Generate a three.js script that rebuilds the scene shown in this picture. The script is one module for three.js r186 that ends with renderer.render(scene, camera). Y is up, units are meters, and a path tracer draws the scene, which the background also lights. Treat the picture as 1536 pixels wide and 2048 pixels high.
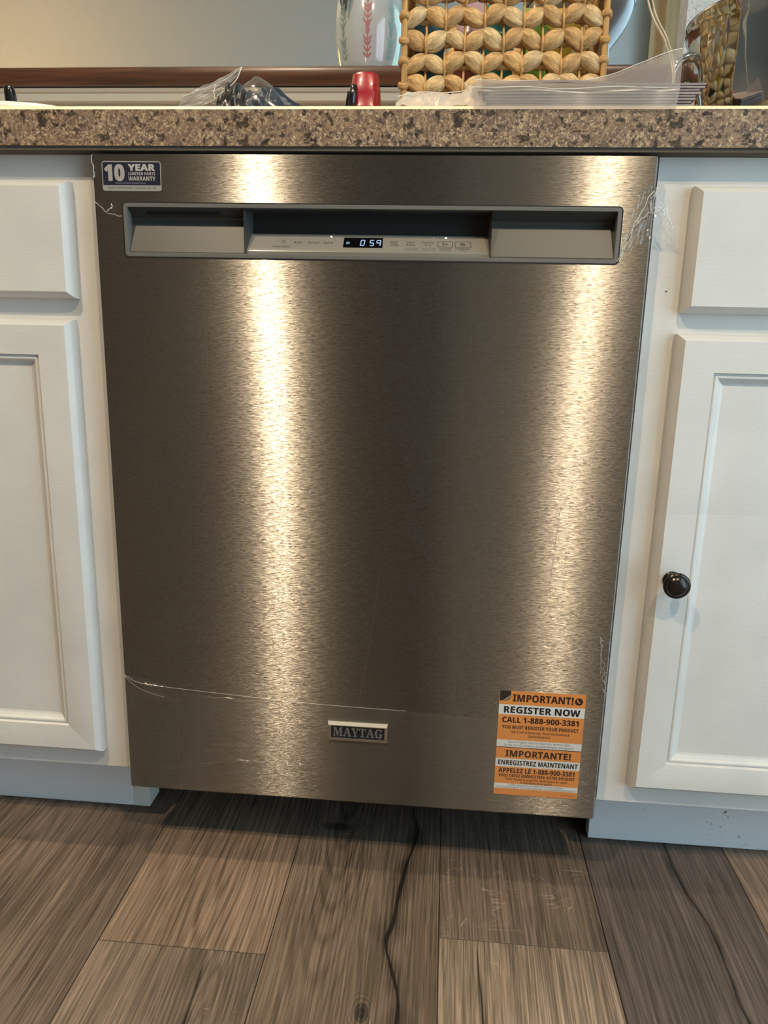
import * as THREE from 'three';
import { mergeGeometries, mergeVertices, toCreasedNormals } from 'three/addons/utils/BufferGeometryUtils.js';
import { RoundedBoxGeometry } from 'three/addons/geometries/RoundedBoxGeometry.js';
import { TextGeometry } from 'three/addons/geometries/TextGeometry.js';
import { FontLoader } from 'three/addons/loaders/FontLoader.js';
import { RectAreaLightUniformsLib } from 'three/addons/lights/RectAreaLightUniformsLib.js';

// ---------------------------------------------------------------- camera, sky, lights, exposure
const scene = new THREE.Scene();
const camera = new THREE.PerspectiveCamera(2 * Math.atan(1024 / 1500) * 180 / Math.PI, 0.75, 0.02, 60);
camera.position.set(0.09536, 0.69355, 0.85621);
camera.rotation.set(-0.233215, 0.079931, 0.022864, 'YXZ');
scene.add(camera);
const renderer = new THREE.WebGLRenderer({ antialias: true });
renderer.toneMapping = THREE.LinearToneMapping;
renderer.toneMappingExposure = 0.76;
renderer.shadowMap.enabled = true;
scene.background = new THREE.Color(0.55, 0.82, 1.0);
scene.backgroundIntensity = 6;                       // daylight outside the patio door and the far window
const WARM = new THREE.Color(1.0, 0.81, 0.56);
// ceiling downlights: [x, y, z, candela, kitchen?]
const CEIL = 2.44;
const DOWNLIGHTS = [[-0.61, 1.2, 15.5], [0.6, 1.35, 13], [-0.535, 0.040, 7.5]];

// ---------------------------------------------------------------- helpers
function rng(seed) { let a = seed >>> 0; return () => { a = (a + 0x6D2B79F5) | 0; let t = Math.imul(a ^ (a >>> 15), 1 | a); t = (t + Math.imul(t ^ (t >>> 7), 61 | t)) ^ t; return ((t ^ (t >>> 14)) >>> 0) / 4294967296; }; }
const PERM = (() => { const r = rng(77), p = new Float32Array(65536); for (let i = 0; i < 65536; i++) p[i] = r(); return p; })();
const hash2 = (i, j) => PERM[(Math.imul(i, 7919) + Math.imul(j, 104729) + ((i * j) & 255) * 31) & 65535];
function vn(x, y) {                                     // value noise 0..1
  const i = Math.floor(x), j = Math.floor(y); let u = x - i, v = y - j;
  u = u * u * (3 - 2 * u); v = v * v * (3 - 2 * v);
  const a = hash2(i, j), b = hash2(i + 1, j), c = hash2(i, j + 1), d = hash2(i + 1, j + 1);
  return a + (b - a) * u + (c - a + (a - b - c + d) * u) * v;
}
function fbm(x, y, o = 3) { let s = 0, a = 0.5, t = 0; for (let k = 0; k < o; k++) { s += a * vn(x, y); t += a; x = x * 2.03 + 17.3; y = y * 2.03 + 9.1; a *= 0.5; } return s / t; }
const clamp = (x, a = 0, b = 1) => Math.min(b, Math.max(a, x));
const smooth = (a, b, x) => { const t = clamp((x - a) / (b - a)); return t * t * (3 - 2 * t); };
const mix = (a, b, t) => a + (b - a) * t;
const used = {};
function numbered(n) { const k = used[n] = (used[n] ?? -1) + 1; return k ? n + '_' + String(k).padStart(3, '0') : n; }
function shade(m) { m.castShadow = m.receiveShadow = true; return m; }
function thing(name, label, category, [x, y, z] = [0, 0, 0], group) {
  const o = new THREE.Group(); o.name = numbered(name); o.position.set(x, y, z);
  o.userData = { label, category }; if (group) o.userData.group = group; scene.add(o); return o;
}
function structure(name) { const o = new THREE.Group(); o.name = name; o.userData = { kind: 'structure' }; scene.add(o); return o; }
function structMesh(name, geo, m) { const o = shade(new THREE.Mesh(geo, m)); o.name = name; o.userData = { kind: 'structure' }; scene.add(o); return o; }
function part(name, geo, m, parent, label) {
  const o = shade(new THREE.Mesh(geo, m));
  const seen = parent.userData.__n ??= {}; const k = seen[name] = (seen[name] ?? -1) + 1;
  o.name = k ? name + '_' + String(k).padStart(3, '0') : name;
  if (label) o.userData.label = label; parent.add(o); return o;
}
function grp(name, parent, label) {
  const o = new THREE.Group(); const seen = parent.userData.__n ??= {}; const k = seen[name] = (seen[name] ?? -1) + 1;
  o.name = k ? name + '_' + String(k).padStart(3, '0') : name; if (label) o.userData.label = label; parent.add(o); return o;
}
// box between two corners, uv in metres, optional rounded edges
function box(x0, x1, y0, y1, z0, z1, r = 0) {
  const g = r ? new RoundedBoxGeometry(x1 - x0, y1 - y0, z1 - z0, 2, r) : new THREE.BoxGeometry(x1 - x0, y1 - y0, z1 - z0);
  g.translate((x0 + x1) / 2, (y0 + y1) / 2, (z0 + z1) / 2); return uvMetres(g);
}
function uvMetres(g) {
  const p = g.attributes.position, n = g.attributes.normal, uv = new Float32Array(p.count * 2);
  for (let i = 0; i < p.count; i++) {
    const ax = Math.abs(n.getX(i)), ay = Math.abs(n.getY(i)), az = Math.abs(n.getZ(i));
    if (az >= ax && az >= ay) { uv[2 * i] = p.getX(i); uv[2 * i + 1] = p.getY(i); }
    else if (ay >= ax) { uv[2 * i] = p.getX(i); uv[2 * i + 1] = -p.getZ(i); }
    else { uv[2 * i] = p.getZ(i); uv[2 * i + 1] = p.getY(i); }
  }
  g.setAttribute('uv', new THREE.BufferAttribute(uv, 2)); return g;
}
const merge = (...gs) => mergeGeometries(gs.flat().map((g) => { const h = g.index ? g.toNonIndexed() : g; for (const k of Object.keys(h.attributes)) if (!['position', 'normal', 'uv'].includes(k)) h.deleteAttribute(k); return h; }));
// polygons given as lists of points -> flat faces
function faces(polys) {
  const pos = [], uv = [];
  for (const q of polys) for (let k = 1; k < q.length - 1; k++) for (const v of [q[0], q[k], q[k + 1]]) { pos.push(...v.slice(0, 3)); uv.push(v[3] ?? v[0], v[4] ?? v[1]); }
  const g = new THREE.BufferGeometry();
  g.setAttribute('position', new THREE.Float32BufferAttribute(pos, 3)); g.setAttribute('uv', new THREE.Float32BufferAttribute(uv, 2)); g.computeVertexNormals(); return g;
}
// grid surface f(u,v) -> [x,y,z]
function grid(f, nu, nv) {
  const pos = [], uv = [], idx = [];
  for (let j = 0; j <= nv; j++) for (let i = 0; i <= nu; i++) { pos.push(...f(i / nu, j / nv)); uv.push(i / nu, j / nv); }
  for (let j = 0; j < nv; j++) for (let i = 0; i < nu; i++) { const a = j * (nu + 1) + i, b = a + 1, c = a + nu + 1, d = c + 1; idx.push(a, b, d, a, d, c); }
  const g = new THREE.BufferGeometry();
  g.setAttribute('position', new THREE.Float32BufferAttribute(pos, 3)); g.setAttribute('uv', new THREE.Float32BufferAttribute(uv, 2)); g.setIndex(idx); g.computeVertexNormals(); return g;
}
const V = (a) => new THREE.Vector3(...a);
const tube = (pts, r, seg = 40, rad = 8, closed = false) => new THREE.TubeGeometry(new THREE.CatmullRomCurve3(pts.map(V), closed), seg, r, rad, closed);
function dataTex(w, h, fn, srgb, repeat) {
  const d = new Uint8Array(w * h * 4);
  for (let j = 0; j < h; j++) for (let i = 0; i < w; i++) { const c = fn(i, j), k = 4 * (j * w + i); d[k] = clamp(c[0], 0, 255); d[k + 1] = clamp(c[1], 0, 255); d[k + 2] = clamp(c[2], 0, 255); d[k + 3] = 255; }
  const t = new THREE.DataTexture(d, w, h); t.magFilter = THREE.LinearFilter; t.minFilter = THREE.LinearFilter;
  t.wrapS = t.wrapT = THREE.RepeatWrapping; if (srgb) t.colorSpace = THREE.SRGBColorSpace; if (repeat) t.repeat.set(...repeat); t.needsUpdate = true; return t;
}
function canvasTex(w, h, draw) {
  const c = document.createElement('canvas'); c.width = w; c.height = h; draw(c.getContext('2d'), w, h);
  const t = new THREE.CanvasTexture(c); t.colorSpace = THREE.SRGBColorSpace; t.wrapS = t.wrapT = THREE.ClampToEdgeWrapping; return t;
}
const std = (o) => new THREE.MeshStandardMaterial(o), phys = (o) => new THREE.MeshPhysicalMaterial(o);
function fitText(c, s, x, y, wide, px, face = 'sans-serif', weight = 'bold', heavy = 0) {      // text stretched to a width, centred on x
  c.save(); c.font = `${weight} ${px}px ${face}`; c.textAlign = 'center'; c.textBaseline = 'middle';
  c.translate(x, y); c.scale(wide / c.measureText(s).width, 1); c.fillText(s, 0, 0); if (heavy) { c.strokeStyle = c.fillStyle; c.lineWidth = heavy * px; c.lineJoin = 'round'; c.strokeText(s, 0, 0); } c.restore();
}

// ---------------------------------------------------------------- shared materials
const paintBump = dataTex(512, 512, (i, j) => { const v = 255 * (0.5 * fbm(i / 5, j / 3.5, 3) + 0.5 * fbm(i / 40, j / 2.2, 2)); return [v, v, v]; }, false, [4, 4]);
const paintTone = dataTex(512, 512, (i, j) => { const v = 233 + 16 * (fbm(i / 60, j / 60, 3) - 0.5); return [v, v, v - 1]; }, true, [2, 2]);
const M = {
  paint: phys({ color: 0xe9e6e2, map: paintTone, roughness: 0.42, bumpMap: paintBump, bumpScale: 0.00012, clearcoat: 0.12, clearcoatRoughness: 0.3 }),
  kickPaint: phys({ color: 0xe4e6e8, roughness: 0.45, bumpMap: paintBump, bumpScale: 0.0001 }),
  wallPaint: std({ color: 0xc9c5bf, roughness: 0.9, bumpMap: paintBump, bumpScale: 0.0006 }),
  wallDim: std({ color: 0x8f8a83, roughness: 0.9 }),
  backPaint: std({ color: 0xd2ccc2, roughness: 0.9 }),
  farPaint: std({ color: 0xcfcec8, roughness: 0.92 }),
  ceiling: std({ color: 0xc0bcb4, roughness: 0.95 }),
  trimPaint: phys({ color: 0xded9cc, roughness: 0.4, bumpMap: paintBump, bumpScale: 0.0004 }),
  black: std({ color: 0x0b0b0c, roughness: 0.6 }),
  glossBlack: phys({ color: 0x0c0d0e, roughness: 0.22, clearcoat: 0.6, clearcoatRoughness: 0.1 }),
  consoleGrey: phys({ color: 0x42413e, roughness: 0.42, metalness: 0.15 }),
  bezelGrey: phys({ color: 0x72706b, roughness: 0.35, metalness: 0.2 }),
  pocketShaded: phys({ color: 0x32363a, roughness: 0.45 }),  // shade of the unlit recess put into the plastic colour
  chrome: phys({ color: 0xd6d4d0, metalness: 1, roughness: 0.06 }),
  film: phys({ color: 0xffffff, transmission: 1, thickness: 0, roughness: 0.18, ior: 1.5, side: THREE.DoubleSide }),
  filmMilky: phys({ color: 0xdedad8, transmission: 0.80, thickness: 0, roughness: 0.3, ior: 1.5, side: THREE.DoubleSide }),
  faint: phys({ color: 0xc8c2b8, transmission: 0.85, thickness: 0, roughness: 0.3, side: THREE.DoubleSide }),
  flap: phys({ color: 0xd6d2cc, transmission: 0.62, thickness: 0, roughness: 0.3, ior: 1.5, side: THREE.DoubleSide }),
  crease: phys({ color: 0xf6f4f0, transmission: 0.45, thickness: 0, roughness: 0.25, side: THREE.DoubleSide }),
  glass: phys({ color: 0xffffff, transmission: 1, thickness: 0, roughness: 0.0, ior: 1.45 }),
  frameWhite: std({ color: 0xe6e6e4, roughness: 0.5 }),
};

// ---------------------------------------------------------------- the setting
const X0 = -2.6, X1 = 1.55, ZB = 3.2, ZF = -0.6, ZO = -3.2;              // kitchen z ZF..ZB, other room ZO..-0.72
structMesh('subfloor', box(X0 - 0.1, X1 + 0.1, -0.08, -0.006, ZO - 0.1, ZB + 0.1), std({ color: 0x4a3d33, roughness: 0.9 }));
structMesh('ceiling', box(X0 - 0.1, X1 + 0.1, CEIL, CEIL + 0.1, ZO - 0.1, ZB + 0.1), M.ceiling);
structMesh('wall_back', merge(box(X0 - 0.1, -0.95, 0, CEIL, ZB, ZB + 0.1), box(0.05, X1 + 0.1, 0, CEIL, ZB, ZB + 0.1), box(-0.95, 0.05, 2.1, CEIL, ZB, ZB + 0.1)), M.backPaint);  // doorway gap added so the steel reflects a dark band
structMesh('wall_left', box(X0 - 0.1, X0, 0, CEIL, ZO - 0.1, ZB + 0.1), M.wallDim);
structMesh('wall_added_hall', merge(box(-1.1, 0.2, 0, CEIL, ZB + 1.2, ZB + 1.3), box(-1.1, -1.0, 0, CEIL, ZB + 0.1, ZB + 1.2), box(0.1, 0.2, 0, CEIL, ZB + 0.1, ZB + 1.2), box(-1.1, 0.2, CEIL, CEIL + 0.1, ZB + 0.1, ZB + 1.3), box(-1.1, 0.2, -0.08, 0, ZB + 0.1, ZB + 1.3)), std({ color: 0x4b423a, roughness: 0.9 }));  // unseen dark hall, added for the dark band reflected in the steel
// right wall with a patio door (kitchen) and a window (other room)
const PD = [0.35, 2.15, 0.04, 2.06], OW = [-2.5, -0.85, 0.2, 2.25];
structMesh('wall_right', merge(
  box(X1, X1 + 0.12, 0, CEIL, PD[1], ZB + 0.1), box(X1, X1 + 0.12, PD[3], CEIL, PD[0], PD[1]), box(X1, X1 + 0.12, 0, PD[2], PD[0], PD[1]),
  box(X1, X1 + 0.12, 0, CEIL, OW[1], PD[0]), box(X1, X1 + 0.12, 0, OW[2], OW[0], OW[1]), box(X1, X1 + 0.12, OW[3], CEIL, OW[0], OW[1]), box(X1, X1 + 0.12, 0, CEIL, ZO - 0.1, OW[0])), M.wallPaint);
function glazing(name, [z0, z1, y0, y1], mids) {
  const w = structure(name); const t = 0.045, x = X1 + 0.05;
  part('window_frame', merge(box(x, x + 0.04, y0, y1, z0, z0 + t), box(x, x + 0.04, y0, y1, z1 - t, z1), box(x, x + 0.04, y0, y0 + t, z0 + t, z1 - t), box(x, x + 0.04, y1 - t, y1, z0 + t, z1 - t), ...mids.map((m) => box(x, x + 0.04, y0 + t, y1 - t, m - 0.03, m + 0.03))), M.frameWhite, w);
  const zs = [z0 + t, ...mids, z1 - t];
  for (let k = 0; k + 1 < zs.length; k++) part('pane', faces([[[x + 0.02, y0 + t, zs[k]], [x + 0.02, y1 - t, zs[k]], [x + 0.02, y1 - t, zs[k + 1]], [x + 0.02, y0 + t, zs[k + 1]]]]), M.glass, w);
}
glazing('door_1', PD, [1.25]); glazing('window_1', OW, [-1.85]);
// wall between the rooms: half wall with an opening above, a column to its right
const COLX = 0.4700, OPX = -2.0, HALF = 1.1138;
const roughPlaster = dataTex(512, 512, (i, j) => { const a = fbm(i / 26, j / 60, 3), b = fbm(i / 8, j / 16, 2), v = 255 * (0.55 * smooth(0.35, 0.75, a) + 0.45 * smooth(0.45, 0.8, b)); return [v, v, v]; }, false, [7, 7]);
const plaster = std({ color: 0xdfe3e4, roughness: 0.8, bumpMap: roughPlaster, bumpScale: 0.0022 });
structMesh('wall_half', box(OPX, COLX, 0, HALF, -0.65, ZF), M.trimPaint);
structMesh('wall_front', merge(box(COLX, X1, 0, CEIL, -0.65, ZF), box(X0, OPX, 0, CEIL, -0.65, ZF), box(OPX, COLX, 2.25, CEIL, -0.65, ZF)), plaster);
structMesh('wall_far', box(X0 - 0.1, X1 + 0.1, 0, CEIL, ZO - 0.1, ZO), M.farPaint);
// moulding under the ledge
{
  const prof = [[ZF, 1.1125], [ZF + 0.017, 1.1125], [ZF + 0.017, 1.1100], [ZF + 0.015, 1.1065], [ZF + 0.012, 1.1050], [ZF + 0.012, 1.0925], [ZF + 0.009, 1.0900], [ZF, 1.0900]];
  const s = new THREE.Shape(prof.map(([z, y]) => new THREE.Vector2(-z, y)));
  const g = new THREE.ExtrudeGeometry(s, { depth: COLX - OPX, bevelEnabled: false }); g.rotateY(Math.PI / 2); g.translate(OPX, 0, 0);
  structMesh('trim_1', g, M.trimPaint);
  structMesh('baseboard_back', merge(box(X0, -0.95, 0, 0.1, ZB - 0.014, ZB, 0.003), box(0.05, X1, 0, 0.1, ZB - 0.014, ZB, 0.003)), M.frameWhite);
}

// ---------------------------------------------------------------- floor planks
const PW = 0.1975, PX = -0.2835;
function plankTexture(seed, o) {
  const W = 512, H = 2048, w = PW, l = 1.22, off = seed * 13.7;
  const hs = Float32Array.from({ length: W * 2 }, (_, i) => hash2(i + seed * 101, seed));
  return dataTex(W, H, (i, j) => {
    const x = i / W * w, z = j / H * l;                       // z from the far end towards the camera
    const warp = 0.012 * (fbm(x * 9 + off, z * 2.6 + off, 2) - 0.5) + 0.004 * (vn(x * 40 + off, z * 9) - 0.5);
    const xw = x + warp;
    const line = 0.55 * smooth(0.30, 0.70, vn(xw * 820 + off, z * 11 + off)) + 0.45 * smooth(0.32, 0.68, vn(xw * 1250 + off, z * 26 + off)), med = fbm(xw * 230 + off, z * 7, 2), blot = fbm(xw * 22 + off, z * 2.2 + off, 3), cloud = fbm(x * 8 + off, z * 5 + off, 3);
    let ring = 0;
    if (o.cx !== undefined) { const R = Math.hypot(xw - o.cx, 0.09 * (z - o.cz)) + 0.006 * fbm(x * 18 + off, z * 6, 2); ring = Math.pow(0.5 + 0.5 * Math.sin(R * (o.freq ?? 900)), 3) * smooth(0.09, 0.02, R); }
    let v = 1 + 0.34 * (line - 0.5) * (o.fine ?? 1) + 0.20 * (med - 0.5) + 0.34 * (blot - 0.5) * (o.blot ?? 1) + 0.25 * (cloud - 0.5) - 0.22 * ring;
    v -= smooth(0.62, 0.78, vn(xw * 900 + off * 3, z * 34)) * 0.12 * (0.3 + med);
    let pale = smooth(0.62, 0.82, fbm(xw * 520 + off * 2, z * 10, 2)) * 0.12;
    if (o.fleck) {                                            // pale rays: short wavy marks
      const q = fbm(x * 75 + 30 * vn(x * 20, z * 14 + off), z * 60 + off, 2), gate = smooth(0.45, 0.62, fbm(x * 14 + off, z * 8 + 3, 2));
      pale += smooth(0.02, 0.0, Math.abs(q - 0.5) - 0.004) * gate * 0.7 * o.fleck * smooth(0.45, 0.6, vn(x * 60 + off, z * 25));
    }
    v += pale;
    for (const c of o.cracks ?? []) { const t = (z - c.z0) / (c.z1 - c.z0); if (t > 0 && t < 1) { const xc = c.x0 + (c.x1 - c.x0) * t + c.amp * (fbm(z * 7 + off, 3.3, 3) - 0.5), d = Math.abs(x - xc), wd = c.w * (0.35 + vn(z * 30, off) * 1.2) * Math.min(1, 6 * t, 6 * (1 - t)); v -= 0.55 * smooth(wd, wd * 0.3, d) + 0.3 * smooth(wd * 7, 0, d); } }
    for (const k of o.knots ?? []) { const d = Math.hypot((x - k.x) / k.rx, (z - k.z) / k.rz) * (0.85 + 0.3 * fbm(x * 90, z * 60, 2)); v -= 0.45 * smooth(1, 0.25, d) - 0.1 * smooth(1.9, 1.2, d) * Math.sin(d * 16); }
    const edge = Math.min(x, w - x, z, l - z); v *= 1 - 0.25 * smooth(0.0012, 0.0002, edge);
    v = clamp(v, 0.22, 1.75);
    const t = clamp((v - 0.5) / 1.0);                         // dark lines browner, pale ones greyer
    return [o.rgb[0] * v, o.rgb[1] * v * 0.985, o.rgb[2] * v * mix(0.98, 1.03, t)];
  }, true);
}
const plankLooks = [
  { rgb: [126, 109, 92], blot: 1.1, knots: [{ x: 0.05, z: 0.93, rx: 0.012, rz: 0.02 }, { x: 0.03, z: 1.04, rx: 0.006, rz: 0.012 }], cx: 0.02, cz: 1.1 },
  { rgb: [140, 119, 97], cx: 0.115, cz: 1.02, freq: 700, blot: 0.8 },
  { rgb: [128, 112, 94], cx: 0.15, cz: 0.16, freq: 1300, fleck: 0.45, cracks: [{ x0: 0.135, x1: 0.15, z0: 0.02, z1: 0.6, w: 0.002, amp: 0.02 }] },
  { rgb: [124, 107, 88], blot: 0.7, cx: 0.06, cz: 0.3, freq: 1200, cracks: [{ x0: 0.17, x1: 0.118, z0: 0.5, z1: 1.2, w: 0.0030, amp: 0.06 }], knots: [{ x: 0.118, z: 0.885, rx: 0.01, rz: 0.016 }, { x: 0.05, z: 0.585, rx: 0.03, rz: 0.012 }] },
  { rgb: [114, 99, 83], fleck: 0.5, blot: 0.8 },
  { rgb: [148, 130, 108], fleck: 0.55, blot: 0.7, fine: 1.2, cracks: [{ x0: 0.045, x1: 0.065, z0: 0.0, z1: 0.9, w: 0.0013, amp: 0.01 }] },
  { rgb: [103, 91, 81], blot: 0.8, cracks: [{ x0: 0.10, x1: 0.14, z0: 0.15, z1: 1.15, w: 0.0009, amp: 0.05 }] },
  { rgb: [134, 115, 95], blot: 0.9, cx: 0.1, cz: 0.7 },
];
const plankMats = plankLooks.map((o, k) => { o.rgb = o.rgb.map((q, i) => q * [0.86, 0.87, 0.88][i]); const t = plankTexture(k + 1, o); return phys({ map: t, bumpMap: t, bumpScale: 0.0004, roughness: 0.52, specularIntensity: 0.6 }); });
{
  const floor = structure('floor');
  const shapes = {};
  function plank(col, z0, z1, look, vEnd = 0) {              // z0 < z1; v runs from the far end; vEnd: which v the far end has
    const L = z1 - z0, key = L.toFixed(3) + '_' + vEnd.toFixed(3), c = 0.0007, h = 0.006;
    let g = shapes[key];
    if (!g) {
      const p = (x, y, z) => [x, y, z, x / PW, vEnd + z / 1.22], a = 0.0003, b = PW - 0.0003, e = L - 0.0003;
      g = shapes[key] = faces([
        [p(a + c, 0, e - c), p(b - c, 0, e - c), p(b - c, 0, a + c), p(a + c, 0, a + c)],
        [p(a, -c, e), p(a + c, 0, e - c), p(a + c, 0, a + c), p(a, -c, a)], [p(b, -c, e), p(b, -c, a), p(b - c, 0, a + c), p(b - c, 0, e - c)],
        [p(a, -c, e), p(b, -c, e), p(b - c, 0, e - c), p(a + c, 0, e - c)], [p(a, -c, a), p(a + c, 0, a + c), p(b - c, 0, a + c), p(b, -c, a)],
        [p(a, -h, e), p(b, -h, e), p(b, -c, e), p(a, -c, e)], [p(a, -h, a), p(a, -c, a), p(a, -c, e), p(a, -h, e)], [p(b, -h, a), p(b, -h, e), p(b, -c, e), p(b, -c, a)], [p(a, -h, a), p(b, -h, a), p(b, -c, a), p(a, -c, a)]]);
    }
    const o = part('plank', g, plankMats[look], floor); o.position.set(PX + col * PW, 0, z0); return o;
  }
  const r = rng(5), k0 = Math.ceil((X0 - PX) / PW) - 1, k1 = Math.floor((X1 - PX) / PW);
  // columns in view: [end joint z, look of the far plank, look of the near plank]
  const seen = { '-2': [0.62, 7, 1], '-1': [0.48, 0, 6], 0: [0.1510, 1, 2], 1: [0.55, 3, 4], 2: [0.1045, 4, 5], 3: [0.50, 6, 7], 4: [0.42, 7, 0] };
  for (let k = k0; k <= k1; k++) {
    const s = seen[k] ?? [r() * 1.2 - 0.3, Math.floor(r() * 8), Math.floor(r() * 8)];
    let z = s[0] - 1.22, first = true;
    for (let zz = s[0]; zz < ZB + 0.05; zz += 1.22) plank(k, zz, Math.min(zz + 1.22, ZB + 0.1), zz === s[0] ? s[2] : Math.floor(r() * 8));
    for (let zz = s[0]; zz > ZO; zz -= 1.22) { const a = Math.max(zz - 1.22, ZO); plank(k, a, zz, first ? s[1] : Math.floor(r() * 8), a > zz - 1.2 ? 0.001 : 0); first = false; }
  }
}

// ---------------------------------------------------------------- cabinets
// sides of a rectangular frame with mitred corners: profile [[inset, z] ...] from the outer edge inwards
function frameSide(x0, x1, y0, y1, prof, side) {
  const corner = (i, a) => { const xa = x0 + i, xb = x1 - i, ya = y0 + i, yb = y1 - i; return { 0: [[xa, ya], [xb, ya]], 1: [[xb, ya], [xb, yb]], 2: [[xb, yb], [xa, yb]], 3: [[xa, yb], [xa, ya]] }[side][a]; };
  const polys = [];
  for (let k = 0; k + 1 < prof.length; k++) {
    const [i0, za] = prof[k], [i1, zb] = prof[k + 1];
    polys.push([[...corner(i0, 0), za], [...corner(i0, 1), za], [...corner(i1, 1), zb], [...corner(i1, 0), zb]]);
  }
  const zb = prof[0][1], last = prof.at(-1)[0];
  polys.push([[...corner(last, 0), zb], [...corner(last, 1), zb], [...corner(0, 1), zb], [...corner(0, 0), zb]]);
  const g = faces(polys); uvMetres(g); return toCreasedNormals(g, 0.6);
}
const rectFace = (x0, x1, y0, y1, z, back) => { const g = box(x0, x1, y0, y1, back, z); return g; };
const Zd = -0.003, Zf = -0.022;                                   // door fronts, face frame
const edgeProf = [[0, Zf + 0.0002], [0, Zd - 0.0098], [0.0008, Zd - 0.0082], [0.0026, Zd - 0.0050], [0.0052, Zd - 0.0018], [0.0062, Zd - 0.0011], [0.0069, Zd]];
const mould = (s) => [[s, Zd], [s + 0.0012, Zd - 0.0032], [s + 0.0022, Zd - 0.0036], [s + 0.0034, Zd - 0.0022], [s + 0.0052, Zd - 0.0018], [s + 0.0068, Zd - 0.0028], [s + 0.0078, Zd - 0.0048], [s + 0.0090, Zd - 0.0052], [s + 0.0105, Zd - 0.0066], [s + 0.0125, Zd - 0.0075], [s + 0.0140, Zd - 0.0078]];
function drawerFront(cab, x0, x1, y0, y1) {
  const d = grp('drawer', cab);
  for (const s of [0, 1, 2, 3]) part('bevel_edge', frameSide(x0, x1, y0, y1, edgeProf, s), M.paint, d);
  part('panel', rectFace(x0 + 0.0069, x1 - 0.0069, y0 + 0.0069, y1 - 0.0069, Zd, Zf + 0.0002), M.paint, d);
  return d;
}
function cabinetDoor(cab, x0, x1, y0, y1, s = 0.0405) {
  const d = grp('door', cab), prof = [...edgeProf, ...mould(s)];
  for (const k of [0, 1, 2, 3]) part(k % 2 ? 'stile' : 'rail', frameSide(x0, x1, y0, y1, prof, k), M.paint, d);
  const i = s + 0.0138; part('panel', box(x0 + i, x1 - i, y0 + i, y1 - i, Zf + 0.001, Zd - 0.0078), M.paint, d);
  return d;
}
const COUNTER_BOTTOM = 0.8857, CT = 0.9257;
function cabinet(label, x0, x1, doorX, drawerX, inner) {
  const c = thing('base_cabinet', label, 'cabinet'); const yb = 0.1145, sw = 0.045;
  part('side_panel', box(x0, x0 + 0.016, 0.1145, COUNTER_BOTTOM - 0.0048, -0.58, Zf - 0.0195), M.paint, c);
  part('side_panel', box(x1 - 0.016, x1, 0.1145, COUNTER_BOTTOM - 0.0048, -0.58, Zf - 0.0195), M.paint, c);
  part('cabinet_bottom', box(x0 + 0.0165, x1 - 0.0165, 0.1145, 0.13, -0.58, Zf - 0.0195), M.paint, c);
  const top = COUNTER_BOTTOM - 0.0045;
  part('frame_stile', box(x0, x0 + sw, yb, top, Zf - 0.019, Zf), M.paint, c);
  part('frame_stile', box(x1 - sw, x1, yb, top, Zf - 0.019, Zf), M.paint, c);
  part('frame_rail', box(x0 + sw, x1 - sw, yb, 0.160, Zf - 0.019, Zf), M.paint, c);
  part('frame_rail', box(x0 + sw, x1 - sw, 0.690, 0.735, Zf - 0.019, Zf), M.paint, c);
  part('frame_rail', box(x0 + sw, x1 - sw, 0.838, top, Zf - 0.019, Zf), M.paint, c);
  drawerFront(c, ...drawerX); const d = cabinetDoor(c, ...doorX); return [c, d];
}
const specks = canvasTex(1024, 256, (c, w, h) => {
  c.fillStyle = '#f2f3f3'; c.fillRect(0, 0, w, h); const r = rng(31);
  for (let k = 0; k < 46; k++) { c.fillStyle = `rgba(55,65,72,${0.15 + 0.75 * r() * r()})`; const x = r() * w, y = r() * h, a = 2.0 + 4.5 * r() * r(); c.beginPath(); c.ellipse(x, y, a * (1 + r()), a, r() * 3, 0, 7); c.fill(); }
});
specks.wrapS = specks.wrapT = THREE.RepeatWrapping; specks.repeat.set(2.2, 8);;
const speckPaint = phys({ color: 0xe4e6e8, map: specks, roughness: 0.45, bumpMap: paintBump, bumpScale: 0.0003 });
const [cabL] = cabinet('white painted base cabinet to the left of the dishwasher with drawer and recessed-panel door', -0.92, -0.3085, [-0.90, -0.3432, 0.1418, 0.7015], [-0.90, -0.3372, 0.7254, 0.8522]);
part('toe_kick', box(-0.92, -0.3445, 0.001, 0.1143, -0.112, -0.0975, 0.001), M.kickPaint, cabL);
part('toe_kick_end', box(-0.3443, -0.3205, 0.001, 0.1143, -0.135, -0.0970, 0.0012), M.paint, cabL);
const [cabR, doorR] = cabinet('white painted base cabinet to the right of the dishwasher with black knob on its door', 0.3085, 0.98, [0.3436, 0.93, 0.1418, 0.7005], [0.3452, 0.93, 0.7228, 0.8515], true);
part('toe_kick', box(0.3205, 0.98, 0.001, 0.1143, -0.118, -0.1000, 0.001), speckPaint, cabR);
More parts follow.
